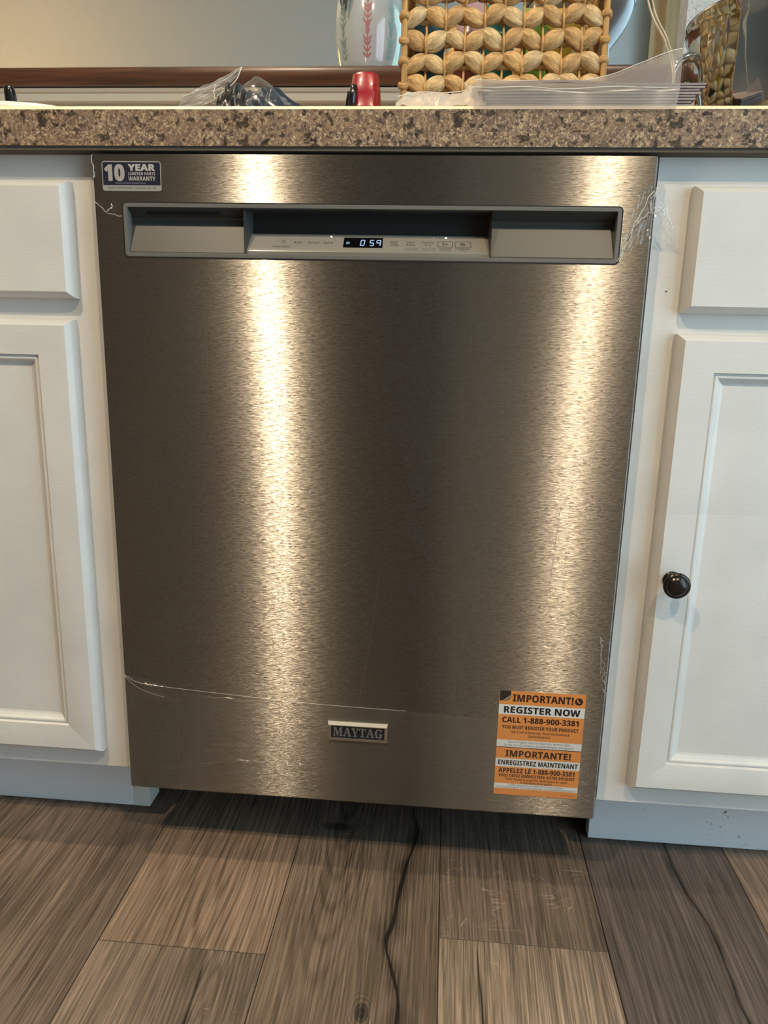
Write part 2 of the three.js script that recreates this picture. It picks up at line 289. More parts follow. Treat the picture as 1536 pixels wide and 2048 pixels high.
// gaps and knots of the frame: a nail hole
part('nail_hole', new THREE.CylinderGeometry(0.0008, 0.0008, 0.0006, 10).rotateX(Math.PI / 2).translate(0.3295, 0.7455, Zf + 0.0002), M.black, cabR);
{ // knob: rosette, neck and domed head with a turned ring
  const k = grp('knob', doorR, 'dark bronze round knob'); k.position.set(0.3650, 0.4215, Zd);
  const pts = [[0, 0], [0.0098, 0], [0.0102, 0.0012], [0.0092, 0.0026], [0.0062, 0.0038], [0.0052, 0.0065], [0.0054, 0.0120], [0.0075, 0.0158], [0.0125, 0.0180], [0.0150, 0.0196], [0.0154, 0.0215], [0.0146, 0.0234], [0.0128, 0.0246], [0.0116, 0.0245], [0.0110, 0.0252], [0.0085, 0.0272], [0.0050, 0.0284], [0, 0.0288]];
  const bronze = phys({ color: 0x2a2320, metalness: 0.7, roughness: 0.28, clearcoat: 0.4, clearcoatRoughness: 0.15 });
  const g = new THREE.LatheGeometry(new THREE.SplineCurve(pts.map((p) => new THREE.Vector2(...p))).getPoints(70), 48); g.rotateX(Math.PI / 2);
  const m = part('knob_body', g, bronze, doorR); doorR.remove(k); m.name = 'knob'; m.userData.label = 'dark bronze round knob'; m.position.copy(k.position);
}

// ---------------------------------------------------------------- dishwasher
const dw = thing('dishwasher', 'stainless steel dishwasher with brushed front, digital display and stickers between the white cabinets', 'dishwasher');
const DX = 0.3025, DB = 0.1, DT = 0.8781;
// horizontal brush lines: slopes that differ from line to line, in a normal map
const brush = (() => {
  const W = 1024, H = 2048, S = 0.06, r = rng(9), sy = new Float32Array(W * H), sx = new Float32Array(W * H);
  const gauss = () => (r() + r() + r() + r() - 2) * 1.73;
  for (let j = 0; j < H; j++) {
    let x = 0; const base = gauss() * 0.12;
    while (x < W) { const L = Math.floor(14 + 130 * r() * r()), a = base + gauss() * 0.75, b = gauss() * 0.003; for (let i = x; i < Math.min(W, x + L); i++) { const e = Math.sin(Math.PI * (i - x + 0.5) / L); sy[j * W + i] = a * (0.55 + 0.45 * e); sx[j * W + i] = b; } x += L; }
  }
  return dataTex(W, H, (i, j) => { const k = j * W + i, n = 1 / Math.hypot(1, sx[k], sy[k]); return [127.5 + 127.5 * sx[k] * n + hash2(i, j) - 0.5, 127.5 + 127.5 * sy[k] * n, 127.5 + 127.5 * n]; }, false, [1 / S, 1 / S]);
})();
const steel = phys({ color: 0x8b8781, metalness: 1, roughness: 0.25, anisotropy: 1, anisotropyRotation: Math.PI / 2, normalMap: brush, normalScale: new THREE.Vector2(1, 1) });
const steelEdge = phys({ color: 0xc9c6c0, metalness: 1, roughness: 0.25 });
const rr = (s, x0, x1, y0, y1, r) => { s.moveTo(x0 + r, y0); s.lineTo(x1 - r, y0); s.absarc(x1 - r, y0 + r, r, -Math.PI / 2, 0); s.lineTo(x1, y1 - r); s.absarc(x1 - r, y1 - r, r, 0, Math.PI / 2); s.lineTo(x0 + r, y1); s.absarc(x0 + r, y1 - r, r, Math.PI / 2, Math.PI); s.lineTo(x0, y0 + r); s.absarc(x0 + r, y0 + r, r, Math.PI, 1.5 * Math.PI); return s; };
{
  const b = 0.0018, s = rr(new THREE.Shape(), -DX + b, DX - b, DB + b, DT - b, 0.0012);
  s.holes.push(rr(new THREE.Path(), -0.2690, 0.2690, 0.7728, 0.8266, 0.003));
  const g = new THREE.ExtrudeGeometry(s, { depth: 0.024, bevelEnabled: true, bevelSize: b, bevelThickness: b, bevelSegments: 3, curveSegments: 6 });
  // the bevel also widens into the hole by b; the console frame covers it
  g.translate(0, 0, -0.024 - b); uvMetres(g); g.computeVertexNormals();
  part('door_panel', g, steel, dw, 'brushed stainless steel door panel');
  part('tub_body', merge(box(-0.296, 0.296, 0.118, 0.872, -0.045, -0.0262), box(-0.3075, 0.3075, 0.118, 0.872, -0.56, -0.045), box(-0.28, 0.28, 0.012, 0.118, -0.56, -0.19)), M.black, dw, 'black body behind the door');
  part('toe_panel', box(-0.300, 0.296, 0.004, 0.117, -0.165, -0.152, 0.001), M.black, dw, 'black recessed toe panel');
}
// console: bezel, two shallow wings, a deeper pocket with the controls
const HX = 0.2665, CY0 = 0.7752, CY1 = 0.8242, P0 = -0.1348, P1 = 0.1356;
{
  const s = rr(new THREE.Shape(), -0.2695, 0.2695, 0.7722, 0.8272, 0.0034); s.holes.push(rr(new THREE.Path(), -HX, HX, CY0, CY1, 0.002));
  const g = new THREE.ExtrudeGeometry(s, { depth: 0.012, bevelEnabled: true, bevelSize: 0.0006, bevelThickness: 0.0006, bevelSegments: 2, curveSegments: 5 }); g.translate(0, 0, -0.0118);
  part('console_bezel', toCreasedNormals(g, 0.6), M.bezelGrey, dw, 'grey plastic console frame');
  const gap = rr(new THREE.Shape(), -0.2714, 0.2714, 0.7705, 0.8289, 0.005); gap.holes.push(rr(new THREE.Path(), -0.2694, 0.2694, 0.7723, 0.8271, 0.0034));
  part('console_seal', new THREE.ExtrudeGeometry(gap, { depth: 0.0004, bevelEnabled: false, curveSegments: 5 }).translate(0, 0, 0.00002), M.black, dw, 'black gap round the console');
}
const wing = [[CY1, 0.0], [CY1 - 0.0012, -0.0022], [0.8148, -0.0150], [0.8135, -0.0158], [0.8122, -0.0156], [0.7772, -0.0018], [CY0, 0.0]];
function wingGeo(xa, xb, endWalls) {
  const polys = [];
  for (let k = 0; k + 1 < wing.length; k++) polys.push([[xa, wing[k][0], wing[k][1]], [xa, wing[k + 1][0], wing[k + 1][1]], [xb, wing[k + 1][0], wing[k + 1][1]], [xb, wing[k][0], wing[k][1]]]);
  for (const x of endWalls) polys.push(wing.map(([y, z]) => [x, y, z]));
  return faces(polys);
}
part('console_wing', wingGeo(-HX, P0, [-HX]), M.consoleGrey, dw);
part('console_wing', wingGeo(P1, HX, [HX]), M.consoleGrey, dw);
part('vent_slot', new RoundedBoxGeometry(0.083, 0.0038, 0.003, 2, 0.0012).rotateX(-0.93).translate(-0.2045, 0.8190, -0.0080), M.black, dw, 'black vent slot in the left wing');
{
  const back = [[CY1, 0.0], [CY1 - 0.0016, -0.003], [0.8218, -0.030], [0.8195, -0.030], [0.8190, -0.040], [0.8130, -0.041], [0.8126, -0.044], [0.8060, -0.045], [0.8056, -0.047], [0.795, -0.047]], polys = [];
  for (let k = 0; k + 1 < back.length; k++) polys.push([[P0, ...back[k]], [P0, ...back[k + 1]], [P1, ...back[k + 1]], [P1, ...back[k]]]);
  part('handle_pocket', faces(polys), M.pocketShaded, dw, 'handle pocket coloured dark for the shade inside it');
  // slanted side walls of the pocket
  const sideWall = (x, d) => { const pr = [[CY1, 0], [CY1 - 0.0016, -0.003], [0.8218, -0.047], [0.795, -0.047], [0.8000, -0.022], [0.7824, -0.0082], [0.7756, -0.0055], [CY0, 0]]; return faces([pr.map(([y, z]) => [x + d * -z * 0.16, y, z])]); };
  part('pocket_wall', sideWall(P0, 1), M.consoleGrey, dw); part('pocket_wall', sideWall(P1, -1), M.consoleGrey, dw);
  const fa = [0.8000, -0.0220], fb = [0.7824, -0.0082];
  const a0 = P0 + 0.0035, a1 = P1 - 0.0035, b0 = P0 + 0.001, b1 = P1 - 0.001;
  const L = 0.2704;
  const print = canvasTex(2048, 200, (c, w, h) => {
    c.fillStyle = '#8a857d'; c.fillRect(0, 0, w, h);
    const X = (px) => (px - 497) / (983 - 497) * w, Y = (py, px = 735) => (py - 466.6) / 39 * h;
    c.strokeStyle = 'rgba(90,86,80,0.35)'; c.lineWidth = 3;
    const rect = (xa, xb, ya, yb, col, lw = 3) => { c.strokeStyle = col; c.lineWidth = lw; c.strokeRect(X(xa), Y(ya), X(xb) - X(xa), Y(yb) - Y(ya)); };
    for (const [xa, xb] of [[555, 584], [586, 611], [614, 648], [649, 676], [780, 810], [814, 845], [848, 879]]) rect(xa, xb, 479.5, 495, 'rgba(95,90,84,0.35)');
    c.fillStyle = '#3a3733';
    const T = (s, px, py, wpx, hpx, al = 1, wt = 'bold') => { c.globalAlpha = al; fitText(c, s, X(px), Y(py), X(px + wpx) - X(px), hpx / 39 * h, 'sans-serif', wt); c.globalAlpha = 1; };
    T('Auto', 599, 487.5, 17, 8.5); T('Normal', 631, 487.5, 25, 8.5, 0.8); T('Quick', 662, 487.5, 20, 8.5); T('PowerBlast', 566, 499, 38, 7, 0.75, 'italic bold');
    T('High', 795, 484, 16, 7); T('Temp', 795, 490.5, 18, 7); T('Sani', 829, 484, 16, 7); T('Rinse', 829, 490.5, 19, 7); T('Heated', 863, 484, 25, 7, 0.7); T('Dry', 863, 490.5, 14, 7, 0.7);
    T('4 Hr Delay', 829, 498.8, 27, 4.6, 0.7); T('Hold 3 Sec', 829, 503, 27, 4.6, 0.7); T('Control Lock', 863, 498.8, 31, 4.6, 0.6); T('Hold 3 Sec', 863, 503, 26, 4.6, 0.6);
    T('START', 897, 498.8, 25, 5.4); T('Resume', 897, 503.4, 22, 4.8, 0.7); T('CANCEL', 932, 498.8, 31, 5.4); T('Drain', 932, 503.4, 16, 4.8, 0.7);
    rect(883, 912, 481, 494.5, '#2e2b28', 5); rect(917, 948, 481, 494.5, '#2e2b28', 5);
    c.strokeStyle = '#3a3733'; c.lineWidth = 6; c.beginPath(); c.moveTo(X(893), Y(484)); c.lineTo(X(893), Y(491.5)); c.lineTo(X(902), Y(487.8)); c.closePath(); c.stroke();
    c.beginPath(); c.ellipse(X(932), Y(487.8), 19, 19, 0, 0, 7); c.moveTo(X(932) - 11, Y(487.8) - 11); c.lineTo(X(932) + 11, Y(487.8) + 11); c.moveTo(X(932) + 11, Y(487.8) - 11); c.lineTo(X(932) - 11, Y(487.8) + 11); c.stroke();
    c.lineWidth = 4; for (const [dx, dy] of [[-14, 0], [14, 0], [0, -14], [0, 14]]) { c.beginPath(); c.moveTo(X(569) + dx * 0.2, Y(486) + dy * 0.2); c.lineTo(X(569) + dx * 1.5, Y(486) + dy * 1.5); c.stroke(); }
    for (const [dx, dy] of [[-13, -9], [13, -9], [-13, 9], [13, 9], [-5, -14], [5, 14]]) { c.fillRect(X(569) + dx * 1.2 - 3, Y(486) + dy * 1.2 - 3, 6, 6); }
  });
  const panel = part('control_panel', faces([[[b0, fb[0], fb[1], 0, 0], [b1, fb[0], fb[1], 1, 0], [a1, fa[0], fa[1], 1, 1], [a0, fa[0], fa[1], 0, 1]]]), phys({ map: print, roughness: 0.35, metalness: 0.1, clearcoat: 0.5, clearcoatRoughness: 0.15 }), dw, 'light grey control panel with printed buttons');
  // rounded lip below, behind it a shelf
  const lip = []; { let y = fb[0], z = fb[1]; for (let k = 0; k <= 12; k++) { lip.push([y, z]); const th = mix(0.66, -0.2, k / 11); y -= 0.0070 / 12 * Math.cos(th); z += 0.0070 / 12 * Math.sin(th); } }
  const lipPolys = []; for (let k = 0; k + 1 < lip.length; k++) lipPolys.push([[b0, ...lip[k + 1]], [b1, ...lip[k + 1]], [b1, ...lip[k]], [b0, ...lip[k]]]);
  part('panel_lip', toCreasedNormals(faces(lipPolys), 0.8), phys({ color: 0x8f8a80, roughness: 0.2, metalness: 0.3, clearcoat: 1, clearcoatRoughness: 0.05 }), dw, 'glossy lower lip of the control panel');
  part('pocket_shelf', faces([[[a0, fa[0], fa[1]], [a1, fa[0], fa[1]], [P1, 0.7995, -0.047], [P0, 0.7995, -0.047]]]), M.pocketShaded, dw);
  // display and indicator lights, laid on the slanted face
  const on = (px, t, lift = 0.0003) => { const u = (px - 497) / (983 - 497), x = mix(mix(b0, a0, t), mix(b1, a1, t), u); const n = [0, fa[1] - fb[1], 0]; const len = Math.hypot(fa[0] - fb[0], fa[1] - fb[1]), ny = -(fa[1] - fb[1]) / len, nz = (fa[0] - fb[0]) / len; return [x, mix(fb[0], fa[0], t) + ny * lift, mix(fb[1], fa[1], t) + nz * lift]; };
  const screen = canvasTex(512, 160, (c, w, h) => {
    c.fillStyle = '#000'; c.fillRect(0, 0, w, h); c.strokeStyle = '#cfe6ff'; c.lineCap = 'round'; c.shadowColor = '#6fb4ff'; c.shadowBlur = 10; c.lineWidth = 13;
    const seg = { a: [0, 0, 1, 0], b: [1, 0, 1, 1], c: [1, 1, 1, 2], d: [0, 2, 1, 2], e: [0, 1, 0, 2], f: [0, 0, 0, 1], g: [0, 1, 1, 1] };
    const digit = (s, x) => { for (const k of s) { const q = seg[k], m = 0.1; const dx = q[2] - q[0], dy = q[3] - q[1]; c.beginPath(); c.moveTo(x + (q[0] + dx * m) * 46 - (q[1]) * 4, 40 + (q[1] + dy * m) * 42); c.lineTo(x + (q[2] - dx * m) * 46 - (q[3]) * 4, 40 + (q[3] - dy * m) * 42); c.stroke(); } };
    digit('abcdef', 232); digit('acdfg', 352); digit('abcfg', 440);
    c.lineWidth = 6; c.beginPath(); c.arc(58, 92, 22, Math.PI * 1.05, Math.PI * 1.95); c.stroke(); for (const dx of [-18, 0, 18]) { c.beginPath(); c.moveTo(58 + dx * 0.5, 84); c.lineTo(58 + dx, 104); c.stroke(); }
  });
  const q = [on(691.5, 0.16), on(771, 0.16), on(771, 0.80), on(691.5, 0.80)];
  part('display', faces([[[...q[0], 0, 0], [...q[1], 1, 0], [...q[2], 1, 1], [...q[3], 0, 1]]]), phys({ color: 0x05070c, roughness: 0.15, emissive: 0xffffff, emissiveMap: screen, emissiveIntensity: 0.95 }), dw, 'black display with glowing digits');
  for (const [px, r, e] of [[664.5, 0.0011, 0.95], [898.5, 0.0012, 0.95], [874, 0.0005, 0.3]]) { const p = on(px, 0.85, 0.0004); part('indicator_light', new THREE.SphereGeometry(r, 12, 8).scale(1.2, 0.8, 0.5).translate(...p), std({ color: 0xffffff, emissive: 0xffffff, emissiveIntensity: e }), dw); }
}
// stickers
const sticker = (name, x0, x1, y0, y1, tex, label, r = 0.0005) => {
  const s = rr(new THREE.Shape(), x0, x1, y0, y1, r), g = new THREE.ExtrudeGeometry(s, { depth: 0.0003, bevelEnabled: false, curveSegments: 5 }); g.translate(0, 0, 0.0001);
  const p = g.attributes.position, uv = g.attributes.uv; for (let i = 0; i < p.count; i++) uv.setXY(i, (p.getX(i) - x0) / (x1 - x0), (p.getY(i) - y0) / (y1 - y0));
  return part(name, g, phys({ map: tex, roughness: 0.4, clearcoat: 0.3, clearcoatRoughness: 0.25 }), dw, label);
};
sticker('sticker', 0.1748, 0.2791, 0.1275, 0.2706, canvasTex(1024, 1408, (c, w, h) => {
  const O = '#d68742', W = '#d3d0ca', K = '#2b1512'; c.fillStyle = O; c.fillRect(0, 0, w, h);
  c.fillStyle = W; for (const [a, b] of [[178, 310], [652, 748], [905, 1018], [1252, 1320]]) c.fillRect(0, a, w, b - a);
  c.fillStyle = '#3a1c12'; c.fillRect(0, 748, w, 10);
  c.fillStyle = '#241f1c'; c.fillRect(4, 0, 132, 130); c.fillStyle = O; c.beginPath(); c.moveTo(40, 132); c.quadraticCurveTo(150, 140, 138, 20); c.lineTo(150, 20); c.lineTo(150, 140); c.closePath(); c.fill();
  c.fillStyle = '#8d8378'; c.beginPath(); c.moveTo(40, 128); c.lineTo(134, 50); c.quadraticCurveTo(126, 132, 40, 128); c.fill();
  c.fillStyle = K; fitText(c, 'IMPORTANT!', 522, 88, 730, 128, 'sans-serif', 'bold', 0.035);
  c.beginPath(); c.arc(945, 92, 48, 0, 7); c.fill(); c.strokeStyle = O; c.lineWidth = 15; c.lineCap = 'round'; c.beginPath(); c.arc(962, 72, 34, Math.PI * 0.55, Math.PI * 1.02); c.stroke();
  c.fillStyle = '#141414'; fitText(c, 'REGISTER NOW', 512, 246, 920, 118, 'sans-serif', 'bold', 0.035);
  c.fillStyle = K; fitText(c, 'CALL 1-888-900-3381', 512, 382, 935, 98, 'sans-serif', 'bold', 0.035); fitText(c, 'YOU MUST REGISTER YOUR PRODUCT', 512, 478, 920, 62, 'sans-serif', 'bold', 0.035);
  fitText(c, 'FOR: Proof of Ownership, Recall Notifications &', 512, 542, 710, 44); fitText(c, 'Quality Assurance.', 512, 590, 280, 44);
  c.fillStyle = '#2a2a2a'; fitText(c, 'Failure to register does not impact your warranty rights.', 512, 676, 760, 40, 'sans-serif', ''); fitText(c, 'For full Terms & Conditions visit www.whirlpool.com/regterms', 512, 720, 840, 40, 'sans-serif', '');
  c.fillStyle = K; fitText(c, 'IMPORTANTE!', 512, 836, 800, 118, 'sans-serif', 'bold', 0.035);
  c.fillStyle = '#141414'; fitText(c, 'ENREGISTREZ MAINTENANT', 512, 962, 975, 88, 'sans-serif', 'bold', 0.035);
  c.fillStyle = K; fitText(c, 'APPELEZ LE 1-888-900-3381', 512, 1070, 935, 88, 'sans-serif', 'bold', 0.035); fitText(c, 'VOUS DEVEZ ENREGISTRER VOTRE PRODUIT', 512, 1140, 930, 54, 'sans-serif', 'bold', 0.035);
  fitText(c, 'POUR: Preuve de propriété, Notifications de rappel', 512, 1190, 760, 42); fitText(c, 'et Assurance de la qualité', 512, 1230, 390, 42);
  c.fillStyle = '#2a2a2a'; fitText(c, "Le défaut d'enregistrement n'affecte pas vos droits de garantie.", 512, 1270, 680, 32, 'sans-serif', ''); fitText(c, 'Pour connaître l’intégralité des conditions générales, visitez www.whirlpool.com/regterms', 512, 1302, 970, 32, 'sans-serif', '');
  c.fillStyle = '#7a4a2a'; fitText(c, 'W11723207B', 905, 1372, 170, 26, 'sans-serif', '');
}), 'orange and white registration sticker near the lower right corner');
sticker('sticker', -0.2917, -0.2253, 0.8400, 0.8703, canvasTex(1024, 468, (c, w, h) => {
  c.fillStyle = '#989590'; c.fillRect(0, 0, w, h); c.fillStyle = '#15182b';
  c.beginPath(); c.moveTo(14, 40); c.quadraticCurveTo(14, 16, 40, 16); c.lineTo(w - 40, 16); c.quadraticCurveTo(w - 14, 16, w - 14, 40); c.lineTo(w - 14, 378); c.lineTo(14, 378); c.fill();
  c.fillStyle = '#a19d96'; fitText(c, '10', 215, 185, 350, 330, 'sans-serif', 'bold', 0.08); c.save(); c.font = 'bold 330px sans-serif'; c.restore();
  c.fillStyle = '#aeaba5'; fitText(c, 'YEAR', 690, 100, 455, 138, 'sans-serif', 'bold', 0.06); fitText(c, 'LIMITED PARTS', 690, 195, 470, 66); fitText(c, 'WARRANTY', 690, 272, 470, 92);
  c.fillStyle = '#77758a'; fitText(c, 'SEE INSTALLATION FOR WARRANTY DETAILS', 490, 345, 540, 34);
  c.fillStyle = '#4a4a4a'; fitText(c, 'RACKS • CHOPPER BLADE • STAINLESS STEEL TUB', 512, 420, 840, 46);
}), 'blue and silver warranty sticker at the upper left corner', 0.0028);
{ // name plate: frame, dark field, raised serif letters
  const plate = grp('name_plate', dw, 'small dark name plate with silver serif letters');
  const s = rr(new THREE.Shape(), -0.0370, 0.0366, 0.1900, 0.2125, 0.0005); s.holes.push(rr(new THREE.Path(), -0.0347, 0.0343, 0.1925, 0.2100, 0.0004));
  part('plate_frame', new THREE.ExtrudeGeometry(s, { depth: 0.0022, bevelEnabled: true, bevelSize: 0.0006, bevelThickness: 0.0006, bevelSegments: 2 }), steelEdge, plate);
  part('top_bar', faces([[[-0.0384, 0.2152, 0.0012], [0.0380, 0.2152, 0.0012], [0.0380, 0.2152, 0], [-0.0384, 0.2152, 0]], [[-0.0372, 0.2114, 0.0042], [0.0368, 0.2114, 0.0042], [0.0380, 0.2152, 0.0012], [-0.0384, 0.2152, 0.0012]], [[-0.0372, 0.2108, 0], [0.0368, 0.2108, 0], [0.0368, 0.2114, 0.0042], [-0.0372, 0.2114, 0.0042]], [[-0.0384, 0.2152, 0], [-0.0372, 0.2108, 0], [-0.0372, 0.2114, 0.0042], [-0.0384, 0.2152, 0.0012]], [[0.0380, 0.2152, 0], [0.0380, 0.2152, 0.0012], [0.0368, 0.2114, 0.0042], [0.0368, 0.2108, 0]]]), phys({ color: 0x9a968e, metalness: 0.5, roughness: 0.4 }), plate);
  part('plate_field', box(-0.0348, 0.0344, 0.1922, 0.2103, 0.0002, 0.0012), phys({ color: 0x0c1420, roughness: 0.3, clearcoat: 0.5 }), plate);
  const font = await new FontLoader().loadAsync('fonts/droid/droid_serif_bold.typeface.json');
  const t = new TextGeometry('MAYTAG', { font, size: 0.01, depth: 0.0006, curveSegments: 5, bevelEnabled: false }); t.computeBoundingBox(); const b = t.boundingBox;
  t.translate(-(b.min.x + b.max.x) / 2, -b.min.y, 0); t.scale(0.0630 / (b.max.x - b.min.x), 0.0122 / (b.max.y - b.min.y), 1); t.translate(-0.0002, 0.1952, 0.0012);
  part('lettering', t, phys({ color: 0x8a8680, metalness: 0.6, roughness: 0.4 }), plate);
}
// protective film: lower sheet with ridges, torn bits above
{
  const ridges = [  // [[x,y] ...], height, width
    [[[-0.302, 0.262], [-0.27, 0.2500], [-0.235, 0.2480], [-0.20, 0.2455], [-0.14, 0.2420], [-0.05, 0.2375], [0.02, 0.2360], [0.06, 0.2350]], 0.00220, 0.0012],
    [[[-0.302, 0.260], [-0.285, 0.2460], [-0.262, 0.2360], [-0.232, 0.2290]], 0.00192, 0.0022],
    [[[-0.215, 0.2450], [-0.18, 0.2385], [-0.14, 0.2370]], 0.00168, 0.0018],
    [[[-0.297, 0.1330], [-0.25, 0.1370], [-0.20, 0.1440], [-0.165, 0.1510], [-0.14, 0.1500]], 0.00192, 0.0018],
    [[[-0.297, 0.1300], [-0.24, 0.1345], [-0.19, 0.1420]], 0.00120, 0.0015],
    [[[-0.19, 0.170], [-0.16, 0.1725], [-0.14, 0.1715]], 0.00096, 0.0015],
    [[[-0.20, 0.1620], [-0.175, 0.1640]], 0.00072, 0.0016], [[[-0.15, 0.172], [-0.11, 0.176]], 0.00072, 0.0016],
    [[[0.02, 0.2360], [0.10, 0.2350], [0.14, 0.2330]], 0.00096, 0.0015],
    [[[0.17, 0.1180], [0.24, 0.1130], [0.29, 0.1060]], 0.00096, 0.0014], [[[0.28, 0.1310], [0.30, 0.1230]], 0.00144, 0.0014],
  ].map(([p, h, w]) => [new THREE.CatmullRomCurve3(p.map(([x, y]) => new THREE.Vector3(x, y, 0))).getPoints(60), h, w]);
  const lift = (x, y) => { let z = 0.0009 + 0.0004 * fbm(x * 40 + 5, y * 60, 2); for (const [ps, h, w] of ridges) { let d = 1; const n = ps.length; for (let k = 0; k < n; k++) { const dx = ps[k].x - x, dy = ps[k].y - y; const q = dx * dx * 0.3 + dy * dy; if (q < d) d = q; } z += h * Math.exp(-d / (w * w)) * (0.6 + 0.8 * vn(x * 60, y * 20)); } return z; };
  const topEdge = (x) => (x < 0.06 ? 0.2355 + 0.5 * Math.max(0, -x - 0.05) * 0.06 + 0.019 * smooth(-0.2, -0.302, x) : mix(0.2355, 0.225, (x - 0.06) / 0.24));
  part('protective_film', grid((u, v) => { const x = mix(-0.3018, 0.3018, u), y = mix(0.1012, topEdge(x), v); return [x, y, lift(x, y)]; }, 220, 300), M.film, dw, 'clear protective film creased over the lower front');
  // loose edge strings of the film
  const crease = (pts, r) => tube(pts, r, 60, 6);
  part('film_crease', merge(
    crease([[-0.302, 0.262, 0.0015], [-0.285, 0.2535, 0.003], [-0.262, 0.2500, 0.002], [-0.235, 0.2482, 0.0026], [-0.2, 0.2456, 0.002], [-0.14, 0.2422, 0.0022], [-0.05, 0.2377, 0.002], [0.06, 0.2353, 0.0012]], 0.00014),
    crease([[-0.302, 0.261, 0.0015], [-0.288, 0.2485, 0.0025], [-0.270, 0.2395, 0.002], [-0.25, 0.2335, 0.001]], 0.00012)), M.crease, dw, 'white creases along the torn film edge');
  part('film_fold', crease([[-0.2325, 0.252, 0.001], [-0.2330, 0.2, 0.0016], [-0.2335, 0.15, 0.0016], [-0.2345, 0.102, 0.001]], 0.00008), M.faint, dw, 'faint upright fold in the film');
  part('film_fold', crease([[-0.0005, 0.238, 0.001], [0.0095, 0.30, 0.0008], [0.0175, 0.362, 0.0006], [0.0235, 0.42, 0.0004]], 0.00008), M.faint, dw, 'faint upright fold in the film');
  part('scratch', tube([[-0.181, 0.70, 0.0001], [-0.178, 0.55, 0.0001], [-0.1755, 0.37, 0.0001]], 0.00006, 20, 5), M.faint, dw, 'faint pale scratch down the steel');
  part('scratch', tube([[0.2305, 0.505, 0.0001], [0.2270, 0.445, 0.0001], [0.2235, 0.385, 0.0001]], 0.00016, 20, 5), M.black, dw, 'thin dark scratch beside the right highlight');
  part('scratch', tube([[0.2225, 0.362, 0.0001], [0.2205, 0.340, 0.0001]], 0.00012, 12, 5), M.black, dw, 'thin dark scratch beside the right highlight');
  // torn film at the upper right corner, hanging over the edge onto the cabinet
  const r = rng(21);
  const crumple = (c, f) => grid((u, v) => { const p = f(u, v), k = fbm(u * 9 + c, v * 7 + c, 3) - 0.5, m = fbm(u * 14 - c, v * 12 + 2 * c, 2) - 0.5; return [p[0] + 0.004 * k, p[1] + 0.005 * m, p[2] + 0.007 * Math.abs(k) + 0.004 * Math.abs(m)]; }, 36, 26);
  const torn = part('torn_film', merge(
    crumple(3, (u, v) => [mix(0.2690 + 0.020 * v, 0.3040, u), mix(0.7765 + 0.075 * v, 0.800 + 0.045 * v, u), 0.002]),
    crumple(8, (u, v) => [mix(0.298, 0.326 - 0.012 * v, u), mix(0.826, 0.805 + 0.035 * v, u) + 0.004 * v, mix(0.0035, -0.004, u)])), M.film, dw, 'torn crumpled clear film at the upper right corner');
  const squiggle = (a, b, w, n, rad, c) => { const pts = []; for (let k = 0; k <= n; k++) { const t = k / n; pts.push([mix(a[0], b[0], t) + w * (fbm(t * 7 + c, c, 2) - 0.5), mix(a[1], b[1], t) + w * (fbm(t * 7 + c, c + 9, 2) - 0.5), mix(a[2], b[2], t) + 0.4 * w * fbm(t * 6, c + 4, 2)]); } return tube(pts, rad, n * 4, 5); };
  part('film_crease', merge(
    squiggle([0.2692, 0.7745, 0.001], [0.2835, 0.812, 0.002], 0.004, 10, 0.00035, 1), squiggle([0.2715, 0.7755, 0.001], [0.2870, 0.815, 0.002], 0.005, 10, 0.0003, 2),
    squiggle([0.2835, 0.812, 0.002], [0.2990, 0.8435, 0.002], 0.004, 10, 0.0004, 3), squiggle([0.2850, 0.813, 0.002], [0.2985, 0.8225, 0.003], 0.006, 10, 0.0004, 4),
    squiggle([0.3015, 0.8425, 0.002], [0.3180, 0.8195, -0.003], 0.004, 12, 0.0005, 5), squiggle([0.3180, 0.8195, -0.003], [0.3235, 0.8085, -0.006], 0.005, 12, 0.0006, 6),
    squiggle([0.299, 0.8225, 0.002], [0.3120, 0.826, 0.001], 0.007, 12, 0.00045, 7), squiggle([0.3060, 0.826, 0.002], [0.3225, 0.813, -0.004], 0.006, 12, 0.0004, 8), squiggle([0.2985, 0.833, 0.002], [0.2995, 0.8225, 0.002], 0.003, 8, 0.0005, 9),
    squiggle([0.3035, 0.850, 0.0015], [0.3020, 0.838, 0.0015], 0.002, 8, 0.0005, 10)), M.crease, dw, 'white crumpled creases at the upper right corner');
  part('film_crease', merge(
    squiggle([-0.3020, 0.8285, 0.001], [-0.2880, 0.8175, 0.0015], 0.002, 8, 0.00025, 11), squiggle([-0.2880, 0.8175, 0.0015], [-0.2810, 0.8235, 0.002], 0.003, 8, 0.0003, 12), squiggle([-0.2815, 0.8220, 0.002], [-0.2822, 0.8262, 0.002], 0.004, 6, 0.00028, 13), squiggle([-0.2870, 0.8172, 0.0015], [-0.2720, 0.8135, 0.001], 0.003, 8, 0.00022, 14),
    squiggle([-0.3018, 0.8760, 0.0012], [-0.2995, 0.8545, 0.0016], 0.003, 8, 0.00035, 15), squiggle([-0.2995, 0.8545, 0.0016], [-0.3018, 0.8530, 0.0014], 0.002, 5, 0.00035, 16)), M.crease, dw, 'thin wisps of film at the upper left corner');
  part('film_crease', merge(
    squiggle([0.2890, 0.346, 0.001], [0.2920, 0.343, 0.0015], 0.003, 8, 0.00022, 17), squiggle([0.2895, 0.344, 0.0012], [0.2990, 0.2860, 0.001], 0.007, 14, 0.00012, 18), squiggle([0.2900, 0.342, 0.0012], [0.2945, 0.300, 0.001], 0.006, 12, 0.00011, 19), squiggle([0.2985, 0.305, 0.001], [0.3015, 0.2760, 0.001], 0.006, 12, 0.00016, 20), squiggle([0.2980, 0.2800, 0.001], [0.3015, 0.2700, 0.001], 0.006, 9, 0.00016, 22)), M.crease, dw, 'thin wisps of film at the right edge');
}

